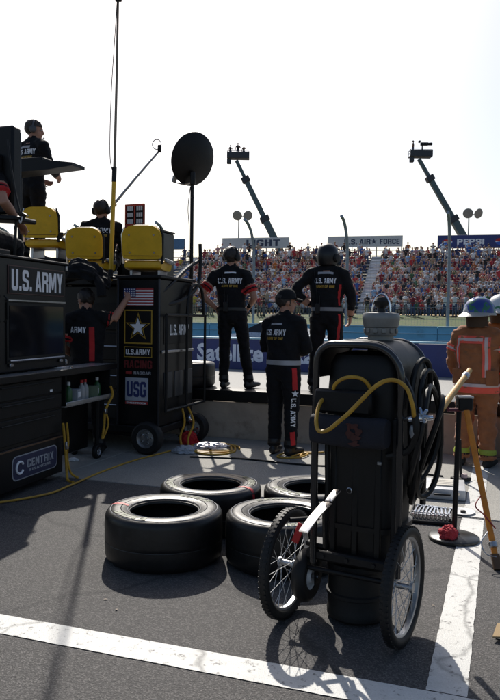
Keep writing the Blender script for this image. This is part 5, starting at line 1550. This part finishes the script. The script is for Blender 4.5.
# ------------------------------------------------------------------ the black wheeled cart in front
GC = Vector((.447, 3.300, 0)); GA = -29.7
gc = thing('fuel_cart', GC, GA, 'tall black hose cart on two spoked wheels in the foreground', 'cart')
def spoked_wheel(x):
    M = Matrix.Translation((x, 0, .266)) @ Matrix.Rotation(R(90), 4, 'Y')
    r = .266
    ty = MB()
    n = 16
    prof = []
    for k in range(n):
        a = 2 * math.pi * k / n
        prof.append((r - .026 + .026 * math.cos(a), .026 * math.sin(a)))
    ty.lathe(prof, 64, M, closed=True)
    for k in range(64):        # tread blocks
        a = 2 * math.pi * k / 64
        for s in (-1, 1):
            c = M @ Vector(((r - .003) * math.cos(a + s * .02), (r - .003) * math.sin(a + s * .02), s * .011))
            q = (M.to_3x3() @ Matrix.Rotation(a, 3, 'Z'))
            ty.box(c, (.006, .013, .014), rot=q)
    t = ty.build('wheel', black_rub, gc, angle=50)
    MB().lathe([(.222, -.013), (.216, -.014), (.208, -.010), (.208, .010), (.216, .014), (.222, .013), (.214, 0)], 56, M, closed=True).build('rim', alu, t)
    MB().lathe([(.0, -.045), (.022, -.045), (.022, -.032), (.013, -.03), (.013, .03), (.022, .032), (.022, .045), (0, .045)], 20, M).build('hub', alu, t)
    sp = MB()
    for k in range(28):
        a = 2 * math.pi * k / 28
        sd = 1 if k % 2 else -1
        off = .55 * (1 if (k // 2) % 2 else -1)
        sp.tube([M @ Vector((.019 * math.cos(a + off * 2), .019 * math.sin(a + off * 2), sd * .036)), M @ Vector((.210 * math.cos(a), .210 * math.sin(a), 0))], .0016, 5)
    o = sp.build('spokes', alu, t)
    return t
spoked_wheel(-.288); spoked_wheel(.288)
MB().tube([(-.33, 0, .266), (.33, 0, .266)], .012, 10).build('axle', black_satin, gc)
cw = Matrix.Translation((-.212, .06, .205)) @ Matrix.Rotation(R(90), 4, 'Y')
c = MB().lathe([(.068, -.03), (.108, -.034), (.122, -.024), (.128, -.008), (.128, .008), (.122, .024), (.108, .034), (.068, .03)], 40, cw, closed=True).build('caster_wheel', black_rub, gc)
MB().lathe([(0, -.02), (.03, -.034), (.045, -.012), (.064, -.016), (.071, -.028), (.071, .028), (.064, .016), (.045, .012), (.03, .034), (0, .02)], 30, cw).build('rim', white_pl, c)
MB().tube([(-.25, .06, .205), (-.15, .06, .205)], .01, 8).build('caster_axle', steel, c)
MB().box((-.160, .06, .27), (.008, .05, .20), bevel=.003).build('caster_fork', black_satin, c)
MB().box((-.15, .06, .375), (.10, .10, .02), bevel=.004).build('caster_plate', black_satin, gc)
# drum, tank, frame
MB().lathe([(.0, .012), (.135, .012), (.145, .022), (.146, .05), (.142, .06), (.142, .12), (.150, .125), (.150, .14), (.142, .145), (.142, .25), (.15, .26), (.15, .285), (.0, .285)], 40, Matrix.Translation((0, .185, 0))).build('drum', black_rub, gc)
tank_m = mat('tank_black', (.007, .0068, .0066), .5, spec=.3, var=.35, scale=4, bump=.1, bscale=18, dirt=((.018, .016, .013), 4, .6))
def superring(x, y, z, w, d): return ((x, y, z), w / 2, d / 2)
MB().loft([superring(.03, .19, .285, .34, .28), superring(.03, .19, .30, .36, .31), superring(.04, .195, .55, .365, .33), superring(.05, .20, .80, .375, .35), superring(.055, .20, 1.06, .39, .36), superring(.06, .20, 1.24, .37, .34), superring(.06, .20, 1.285, .33, .30), superring(.06, .20, 1.30, .22, .2)], 40, (1, 0, 0), power=4.2).build('tank', tank_m, gc)
for x in (-.07, .04, .15):
    MB().box((x, .032, .62), (.035, .014, .56), bevel=.006).build('tank_rib', tank_m, gc)
MB().box((.03, .02, .335), (.44, .06, .05), bevel=.01).build('lower_bar', black_satin, gc)
def hoop(y, w, top, z0, x0=0.055):
    pts = [(x0 - w, y, z0), (x0 - w, y, top - .16)]
    for k in range(7):
        a = R(180 - 15 * k); pts.append((x0 - w + .09 + .09 * math.cos(a), y, top - .09 + .09 * math.sin(a)))
    for k in range(8):
        a = R(90 - 12.86 * k); pts.append((x0 + w - .15 + .15 * math.cos(a), y, top - .15 + .15 * math.sin(a)))
    pts += [(x0 + w, y, top - .3), (x0 + w, y, z0)]
    return pts
frame_m = mat('frame_gloss', (.012, .012, .013), .22, var=.3, coat=.4)
MB().tube(hoop(-.01, .205, 1.335, .30), .017, 12).build('front_hoop', frame_m, gc)
MB().tube(hoop(.37, .205, 1.345, .55), .016, 12).build('rear_hoop', frame_m, gc)
# curved hood between the hoops
vs, fs = [], []
hp_ = hoop(0, .205, 1.340, 1.03)
for y in (.015, .36):
    for x, _, z in hp_[1:-1]: vs.append((x, y, z + .012)); vs.append((x * .985, y, z - .004))
n = len(hp_) - 2
for i in range(n - 1):
    a, b2 = 2 * i, 2 * (n + i)
    fs += [(a, a + 2, b2 + 2, b2), (a + 1, b2 + 1, b2 + 3, a + 3), (a, a + 1, a + 3, a + 2), (b2, b2 + 2, b2 + 3, b2 + 1)]
sel = [q for q in range(len(fs))]
MB().add(vs, fs).build('hood', black_satin, gc, angle=50)
MB().box((.0, -.035, 1.075), (.28, .05, .11), bevel=.012).build('tool_rail', black_satin, gc)
bg_ = MB().loft([((-.145, -.045, .945), .065, .045), ((-.13, -.045, .945), .068, .05), ((.03, -.05, .94), .070, .052), ((.20, -.045, .945), .068, .05), ((.215, -.045, .945), .06, .045)], 24, (0, 0, 1), power=3).build('hose_bag', cloth_navy, gc)
lg = mat('bag_logo', (.055, .012, .009), .7, var=.4, scale=40)
for k, (x, z, w, h) in enumerate(((.07, .975, .030, .026), (.095, .955, .022, .034), (.075, .930, .036, .022), (.055, .950, .016, .030), (.085, .900, .030, .014))):
    flat_poly('bag_logo', [(w * (.75 + .4 * math.sin(3 * a + k)) * math.cos(a), h * (.75 + .35 * math.cos(2 * a + k)) * math.sin(a)) for a in [2 * math.pi * q / 14 for q in range(14)]], (x, -.1025 - .001 * k, z), X_, Z_, lg, bg_)
for x in (.24,):
    MB().box((x, .0, .70), (.03, .03, .62), bevel=.006).build('upright', black_satin, gc)
# cap and vent on top
vc = Matrix.Translation((.062, .27, 0))
grey_cap = mat('vent_grey', (.22, .22, .21), .45, .35, var=.2, scale=10)
v = MB().lathe([(0, 1.30), (.062, 1.30), (.062, 1.372), (.074, 1.374), (.078, 1.384), (.078, 1.410), (.083, 1.414), (.090, 1.452), (.091, 1.468), (.084, 1.482), (.03, 1.486), (0, 1.486)], 36, vc).build('vent_cap', grey_cap, gc)
for k in range(12):
    a = R(30 * k)
    MB().box(vc @ Vector((.0795 * math.cos(a), .0795 * math.sin(a), 1.397)), (.006, .022, .022), rot=Matrix.Rotation(a, 3, 'Z'), bevel=.002).build('cap_lug', grey_cap, v)
MB().lathe([(0, 1.484), (.022, 1.484), (.018, 1.505), (.033, 1.52), (.036, 1.54), (.024, 1.558), (0, 1.562)], 20, vc).build('cap_knob', black_rub, v)
MB().tube([vc @ Vector((.045 * math.cos(R(a)), 0, 1.49 + .085 * math.sin(R(a)))) for a in range(0, 181, 15)], .005, 6).build('cap_bail', chrome, v)
# hoses
for k, (x, y0, w, z0, z1) in enumerate(((.285, .16, .10, .64, 1.27), (.305, .20, .13, .60, 1.22), (.325, .16, .15, .68, 1.15), (.345, .22, .12, .62, 1.10))):
    pts = []
    for q in range(14):
        a = 2 * math.pi * q / 14
        zc, zh = (z0 + z1) / 2, (z1 - z0) / 2
        pts.append((x + .02 * math.sin(a * 2 + k) + .045 * math.sin(a) * (.4 + .2 * k), y0 + w * math.cos(a) + .02 * math.sin(a + k), zc + zh * math.sin(a)))
    pipe('coiled_hose', pts, .0135, black_hose, gc, closed=True, sub=5)
for k, (x, y) in enumerate(((-.155, .0),)):
    pipe('hanging_hose', [(x + .03, y + .04, 1.02), (x - .005, y, .93), (x, y, .75), (x + .012, y - .005, .60), (x + .04, y, .545), (x + .065, y + .005, .62), (x + .06, y + .01, .80), (x + .05, y + .03, .98)], .0125, black_hose, gc, sub=5)
pipe('rear_hose', [(.24, .05, 1.20), (.30, .0, 1.12), (.335, -.02, .98), (.30, .0, .88), (.2, .0, .84)], .017, black_hose, gc)
ly = lambda X, Y, Z: Matrix.Rotation(R(-GA), 3, 'Z') @ (Vector((X, Y, Z)) - GC)
pipe('air_hose', [ly(.36, 3.33, 1.10), ly(.32, 3.27, 1.06), ly(.300, 3.20, 1.0), ly(.308, 3.16, .957), ly(.345, 3.13, .965), ly(.39, 3.115, 1.005), ly(.436, 3.10, 1.05), ly(.542, 3.08, 1.165), ly(.615, 3.08, 1.192), ly(.672, 3.08, 1.16), ly(.70, 3.08, 1.09), ly(.712, 3.10, 1.045), ly(.72, 3.13, 1.03)], .0092, yellow_hose, gc)
pipe('air_hose', [ly(.40, 3.30, 1.07), ly(.385, 3.28, 1.14), ly(.43, 3.24, 1.185), ly(.50, 3.23, 1.185), ly(.545, 3.24, 1.14), ly(.55, 3.25, 1.08)], .0085, yellow_hose, gc)
# valve with its sight glass
va = MB().lathe([(0, -.055), (.014, -.055), (.014, -.03), (.022, -.028), (.022, .02), (.012, .025), (.012, .05), (0, .05)], 18, frame(ly(.752, 3.13, 1.022), (.9, .3, .1))).build('valve', chrome, gc)
for k in range(3):
    a = R(60 * k + 10)
    MB().box(ly(.752, 3.115, 1.037), (.07, .014, .014), rot=Matrix.Rotation(a, 3, 'Y'), bevel=.004).build('valve_handle', mat('valve_blue', (.30, .40, .55), .25, .7), va)
MB().lathe([(0, -.035), (.018, -.03), (.024, -.01), (.022, .02), (.012, .032), (0, .034)], 18, Matrix.Translation(ly(.725, 3.13, .965))).build('sight_glass', mat('bowl_grey', (.22, .23, .24), .2, .2), va)
MB().tube([ly(.70, 3.13, 1.02), ly(.66, 3.22, 1.0)], .010, 8).build('valve_pipe', steel, va)
# polished lever that catches the sun
p0, p1 = ly(.232, 2.96, .566), ly(.398, 3.18, .690)
nh = Matrix.Rotation(R(-GA), 3, 'Z') @ Vector((-.215, -.216, .952))
def lever(a, b2, w, name):
    d = (b2 - a).normalized(); nn = (nh - d * nh.dot(d)).normalized(); s = d.cross(nn)
    vs, fs = [], []
    N, K = 10, 6
    L = (b2 - a).length
    for i in range(N + 1):
        for k in range(K + 1):
            q = (k / K - .5)
            u = i / N
            bow = .009 * (1 - (2 * u - 1) ** 2) * L / .3 + .002 * (1 - (2 * q) ** 2)
            vs.append(a + d * (u * L) + s * (q * w) + nn * bow)
    M_ = len(vs)
    vs += [p - nn * .006 for p in vs]
    for i in range(N):
        for k in range(K):
            j = i * (K + 1) + k
            fs += [(j, j + 1, j + K + 2, j + K + 1), (M_ + j, M_ + j + K + 1, M_ + j + K + 2, M_ + j + 1)]
    for i in range(N):
        j = i * (K + 1); fs.append((j, j + K + 1, M_ + j + K + 1, M_ + j)); j += K; fs.append((j, M_ + j, M_ + j + K + 1, j + K + 1))
    for k in range(K):
        fs.append((k, M_ + k, M_ + k + 1, k + 1)); j = N * (K + 1) + k; fs.append((j, j + 1, M_ + j + 1, M_ + j))
    return MB().add(vs, fs).build(name, plate_steel, gc, angle=60)
lever(p0, p0.lerp(p1, .68), .045, 'lever'); lever(p0.lerp(p1, .72), p1, .034, 'lever_tip')
MB().tube([p0.lerp(p1, .6) - nh * .01, ly(.36, 3.28, .40)], .012, 8).build('lever_bracket', black_satin, gc)
MB().box(ly(.235, 3.30, .455), (.035, .008, .10), bevel=.003, rot=Matrix.Rotation(R(20), 3, 'Y')).build('red_tag', red_plain, gc)
MB().lathe([(.010, 0), (.014, .003), (.010, .006)], 18, frame((.02, .008, .66), (0, -1, 0)), closed=True).build('eyelet', steel, gc)
MB().box((.16, .012, .80), (.022, .006, .016), bevel=.003).build('tab', zinc, gc)
for z in (.48, .88):
    MB().loft([((.045, .198, z - .012), .192, .174), ((.045, .198, z + .012), .193, .175)], 40, (1, 0, 0), power=4.2).build('tank_strap', black_hose, gc)
for x, z in ((-.10, .335), (.02, .335), (.15, .335)):
    MB().lathe([(0, .008), (.010, .008), (.010, 0)], 6, frame((x, -.010, z), (0, -1, 0))).build('bolt', black_rub, gc)
MB().tube([ly(.20, 3.36, .50), ly(.34, 3.40, .50)], .012, 8).build('tag_bar', black_satin, gc)

# ------------------------------------------------------------------ stand, handles and tools on the right
sd = thing('pole_stand', (1.37, 4.72, 0), 0, 'black post on a round base with a small black box on top', 'stand')
MB().lathe([(0, .0), (.160, .0), (.165, .006), (.165, .020), (.155, .028), (.04, .040), (.03, .055), (0, .055)], 48).build('base', mat('base_black', (.016, .018, .018), .3, var=.3), sd)
MB().tube([(0, 0, .03), (.012, 0, .90)], .017, 12).build('post', black_satin, sd)
MB().box((.045, .0, .905), (.095, .08, .085), bevel=.008).build('head_box', black_satin, sd)
MB().box((.045, .0, .952), (.10, .085, .012), bevel=.003).build('lid', steel, sd)
MB().tube([(-.06, -.02, .86), (-.09, -.03, .90), (-.085, -.03, .96)], .010, 8).build('hook', mat('hook_maroon', (.10, .015, .03), .5), sd)
MB().tube([(-.07, -.02, .865), (.05, -.01, .868)], .012, 8).build('hook_bar', mat('hook_maroon', (.10, .015, .03), .5), sd)
wd = thing('wooden_handle', (1.385, 4.84, .97), 0, 'pale wooden handle lying across the top of the black stand', 'handle')
dv = (Vector((1.56, 5.12, 1.105)) - Vector((1.205, 4.52, .90)))
a0 = Vector((1.205, 4.50, .895)) - Vector((1.385, 4.84, .97))
MB().tube([a0, a0 + dv * .03, a0 + dv * .06, a0 + dv], [.021, .023, .0225, .019], 16).build('shaft', wood, wd)
MB().lathe([(0, -.002), (.017, -.002), (.021, .004), (.022, .012)], 16, frame(a0 - dv.normalized() * .002, dv)).build('end_grain', mat('end_grain', (.32, .15, .05), .7), wd)
MB().lathe([(.021, 0), (.026, .01), (.026, .05), (.021, .06)], 14, frame(a0 + dv * .8, dv)).build('ferrule', steel, wd)
og = thing('orange_pole', (1.46, 4.15, 0), 0, 'orange pole leaning on the black stand', 'pole')
o0, o1 = Vector((.0, .0, .03)), Vector((-.045, .52, .865))
dd = (o1 - o0)
MB().loft([(o0, .015, .010), (o0 + dd * .1, .017, .011), (o0 + dd * .7, .018, .011), (o1, .019, .011)], 14, (1, 0, 0), power=4).build('shaft', orange_pl, og)
MB().loft([(o0 - dd.normalized() * .03, .024, .014), (o0 + dd * .06, .026, .016)], 14, (1, 0, 0), power=4).build('foot', mat('foot_brown', (.10, .05, .02), .6), og)
pipe('wire', [o0 + dd * .42 + Vector((-.02, -.01, 0)), o0 + dd * .36 + Vector((-.065, -.02, 0)), o0 + dd * .30 + Vector((-.02, -.015, 0)), o0 + dd * .22 + Vector((.03, -.02, 0))], .004, red_ink, og, n=6)
pipe('wire', [o0 + dd * .20 + Vector((-.02, -.015, 0)), o0 + dd * .14 + Vector((-.07, -.02, 0)), o0 + dd * .07 + Vector((-.06, -.02, 0)), o0 + dd * .05 + Vector((.0, -.02, 0))], .004, steel, og, n=6)
MB().lathe([(.02, 0), (.026, .005), (.026, .03), (.02, .035)], 14, frame(o0 + dd * .1, dd)).build('collar', steel, og)

# flat pale case
cs = thing('tool_case', (1.62, 5.95, .006), PIT + 4, 'flat pale metal case with a framed panel lying open-side up', 'case')
MB().box((0, 0, .045), (.36, .42, .085), bevel=.012, seg=2).build('case_body', mat('case_silver', (.50, .51, .53), .4, .3, var=.1), cs)
MB().box((.0, .02, .089), (.19, .26, .008), bevel=.003).build('panel_frame', mat('case_dark', (.18, .18, .18), .5), cs)
for k in range(4):
    MB().box((.0, -.075 + k * .062, .094), (.17, .055, .006), bevel=.003).build('panel_slat', mat('case_tan', (.45, .42, .36), .6), cs)
MB().tube([(-.06, -.215, .045), (-.06, -.24, .05), (.06, -.24, .05), (.06, -.215, .045)], .008, 8).build('handle', black_rub, cs)
for x in (-.12, .12):
    MB().box((x, -.212, .06), (.035, .01, .03), bevel=.003).build('latch', chrome, cs)
tyr = thing('wrench_tray', (1.36, 5.26, .001), PIT + 2, 'black tray carrying rows of chrome wrenches and sockets', 'tray')
MB().box((0, 0, .014), (.30, .44, .024), bevel=.006).build('tray_body', black_rub, tyr)
for s in (-1, 1): MB().box((s * .146, 0, .03), (.012, .44, .03), bevel=.003).build('tray_side', black_rub, tyr)
w_b = MB().box((0, 0, 0), (.017, .20, .008), bevel=.003)
w_b.lathe([(.008, -.005), (.017, -.005), (.017, .006), (.008, .006)], 14, Matrix.Translation((0, .11, 0)), closed=True)
w_b.prism([(-.016, -.005), (.016, -.005), (.016, .005), (-.016, .005)], -.125, -.095)
wme = w_b.mesh('wrench', chrome)
rw = random.Random(4)
for k in range(10):
    o = link(bpy.data.objects.new('wrench', wme)); o.location = tyr.matrix_basis @ Vector((-.122 + k * .027, .05 - .004 * k, .031))
    o.location = Vector((1.36, 5.26, .001)) + Matrix.Rotation(R(PIT + 2), 3, 'Z') @ Vector((-.122 + k * .027, .06, .031))
    o.rotation_euler = (0, 0, R(PIT + 2 + rw.uniform(-7, 7))); s_ = 1.15 - .03 * k; o.scale = (1, s_, 1)
    tag(o, 'chrome wrench, %s from the left in the row across the black tray' % ordinal(k + 1), 'wrench', 'wrenches in the tray')
sme = MB().lathe([(.006, .035), (.011, .036), (.012, .03), (.012, .0), (.0, .0)], 16).mesh('socket', chrome)
for k in range(20):
    o = link(bpy.data.objects.new('socket', sme))
    o.location = Vector((1.36, 5.26, .001)) + Matrix.Rotation(R(PIT + 2), 3, 'Z') @ Vector((-.125 + (k % 10) * .028, -.12 - (k // 10) * .055, .027))
    tag(o, 'small chrome socket, %s from the left in the %s row of the black tray' % (ordinal(k % 10 + 1), 'back' if k < 10 else 'front'), 'socket', 'sockets in the tray')
dk = thing('round_plate', (1.60, 5.36, .005), 0, 'white round plate lying on the ground beside the wrench tray', 'plate')
MB().lathe([(0, .004), (.06, .004), (.075, .006), (.10, .018), (.105, .018), (.10, .012), (.07, .0), (0, .0)], 36).build('plate_body', white_pl, dk)
MB().lathe([(0, .006), (.02, .006), (.02, .02), (0, .022)], 18, Matrix.Translation((.02, 0, 0))).build('spindle', black_rub, dk)
def rag(name, loc, rz, s, m, label, seed, cat='rag', bake=1.0):
    t = thing(name, loc, rz, label, cat)
    bm = bmesh.new(); bmesh.ops.create_icosphere(bm, subdivisions=5, radius=1)
    for v in bm.verts:
        d = v.co.copy()
        k = 1 + .30 * noise.noise(d * 2.1 + Vector((seed, 0, 0))) + .20 * abs(noise.noise(d * 5 + Vector((seed, 2, 0)))) - .1 * abs(noise.noise(d * 9 + Vector((0, seed, 0))))
        v.co = Vector((d.x * s[0] * k, d.y * s[1] * k, max(0, d.z * s[2] * k + s[2] * .3)))
    bm.verts.index_update()
    MB().add([v.co for v in bm.verts], [[v.index for v in f.verts] for f in bm.faces]).build('cloth', m, t, angle=50); bm.free()
    return t
rag('rag', (1.315, 4.66, .029), 20, (.062, .055, .060), mat('rag_red', (.42, .035, .045), .9, var=.2, bump=.3), 'crumpled red rag on the round base of the stand', 3)
rag('rag', (-.68, 8.16, .006), 0, (.10, .08, .10), red_cloth, 'red cloth on the ground beside the pit box wheel', 5)
rag('cloth_bundle', (-.42, 7.80, .03), 8, (.19, .09, .045), mat('foil_cloth', (.52, .50, .54), .35, .5, var=.15, bump=.4, bscale=20), 'shiny pale bundle lying on the coiled yellow hose', 9, 'bundle')
rag('cloth_bundle', (-.68, 7.62, .006), -20, (.12, .10, .055), mat('cloth_pale', (.36, .38, .42), .8), 'crumpled pale cloth beside the pit box wheel', 12, 'bundle')
rag('paper', (-1.74, 7.10, .006), 0, (.05, .04, .025), white_pl, 'crumpled white paper on the ground under the counter', 15, 'paper')

# hoses and cables on the ground
def ground_hose(pts, r, m, label, name='air_hose', z=.0):
    t = thing(name, (pts[0][0], pts[0][1], 0), 0, label, 'hose')
    p0 = Vector((pts[0][0], pts[0][1], 0))
    pipe('hose', [Vector((x, y, z + r + .005)) - p0 for x, y in pts], r, m, t)
    return t
ground_hose([(-2.4, 5.3), (-1.95, 5.42), (-1.62, 5.72), (-1.50, 6.05), (-1.36, 6.55), (-1.17, 7.06), (-.93, 7.50), (-.72, 7.86), (-.62, 8.0)], .009, yellow_hose, 'yellow hose running along the ground from front cart to pit box')
coil = thing('air_hose', (-.40, 7.80, 0), 0, 'coil of yellow hose on the ground below the pit wall', 'hose')
pts = []
for k in range(36):
    a = 2 * math.pi * k / 12
    pts.append(((.30 - .035 * (k // 12)) * math.cos(a) + .02 * math.sin(k), (.30 - .03 * (k // 12)) * math.sin(a) + .02 * math.cos(1.7 * k), .017 + .006 * (k // 12) + .006 * math.sin(k)))
pipe('hose', pts, .012, yellow_hose, coil, sub=4)
c2 = thing('air_hose', (.56, 7.50, 0), 0, 'loose tangle of yellow hose beside the standing crewman', 'hose')
pts = [(.28 * math.cos(1.1 * k) * (.5 + .5 * math.sin(k * .7)), .16 * math.sin(1.3 * k), .017 + .004 * (k % 3)) for k in range(12)]
pipe('hose', pts, .010, yellow_hose, c2, sub=6)
ground_hose([(1.8, 6.6), (1.2, 6.9), (.5, 7.05), (-.1, 7.3), (-.6, 7.35)], .009, black_hose, 'thin black cable crossing the concrete behind the tyres', 'cable')
ft = thing('foot_stand', (1.92, 6.45, .006), 20, 'small black bracket on the ground behind the pale case', 'bracket')
MB().box((0, 0, .02), (.16, .10, .03), bevel=.006).build('bracket_base', black_rub, ft)
MB().tube([(0, 0, .02), (-.01, 0, .20), (-.02, 0, .38)], .012, 8).build('bracket_post', black_satin, ft)
MB().lathe([(0, .0), (.03, .0), (.03, .03), (0, .035)], 14, Matrix.Translation((.02, -.02, .035))).build('bracket_knob', mat('knob_pale', (.4, .3, .3), .6), ft)
# cardboard scrap at the right edge
cb = thing('cardboard', (1.20, 3.24, .012), 12, 'torn tan cardboard scrap on the asphalt at the right edge', 'cardboard')
MB().add([(-.09, -.02, .004), (.10, -.06, .0), (.16, .05, .03), (-.02, .06, .025), (-.09, -.02, .012), (.10, -.06, .008), (.16, .05, .038), (-.02, .06, .033)], [(3, 2, 1, 0), (4, 5, 6, 7), (0, 1, 5, 4), (1, 2, 6, 5), (2, 3, 7, 6), (3, 0, 4, 7)]).build('sheet', mat('cardboard', (.42, .29, .15), .85, var=.15), cb)
pipe('string', [(-.08, -.03, .005), (-.04, -.06, .006), (.02, -.075, .006), (.1, -.07, .006)], .004, black_rub, cb, n=6)
# loose chips on the asphalt
chip = MB().ball((0, 0, 0), (.014, .009, .003), n=7, k=4).mesh('stone_chip', mat('stone_chip', (.30, .25, .2), .9))
for k, (x, y) in enumerate(((-.72, 3.62), (-.64, 3.49), (.95, 3.6), (.9, 3.95))):
    o = link(bpy.data.objects.new('stone_chip', chip)); o.location = (x, y, .004); o.rotation_euler = (0, 0, k * 1.3); o.scale = (.75 - .1 * k,) * 3
    tag(o, 'tiny pale stone chip on the %s' % ('asphalt before the left tyre', 'asphalt just inside the white line', 'asphalt near the right wheel of the cart', 'asphalt between cart and right line')[k], 'stone', 'stone chips')
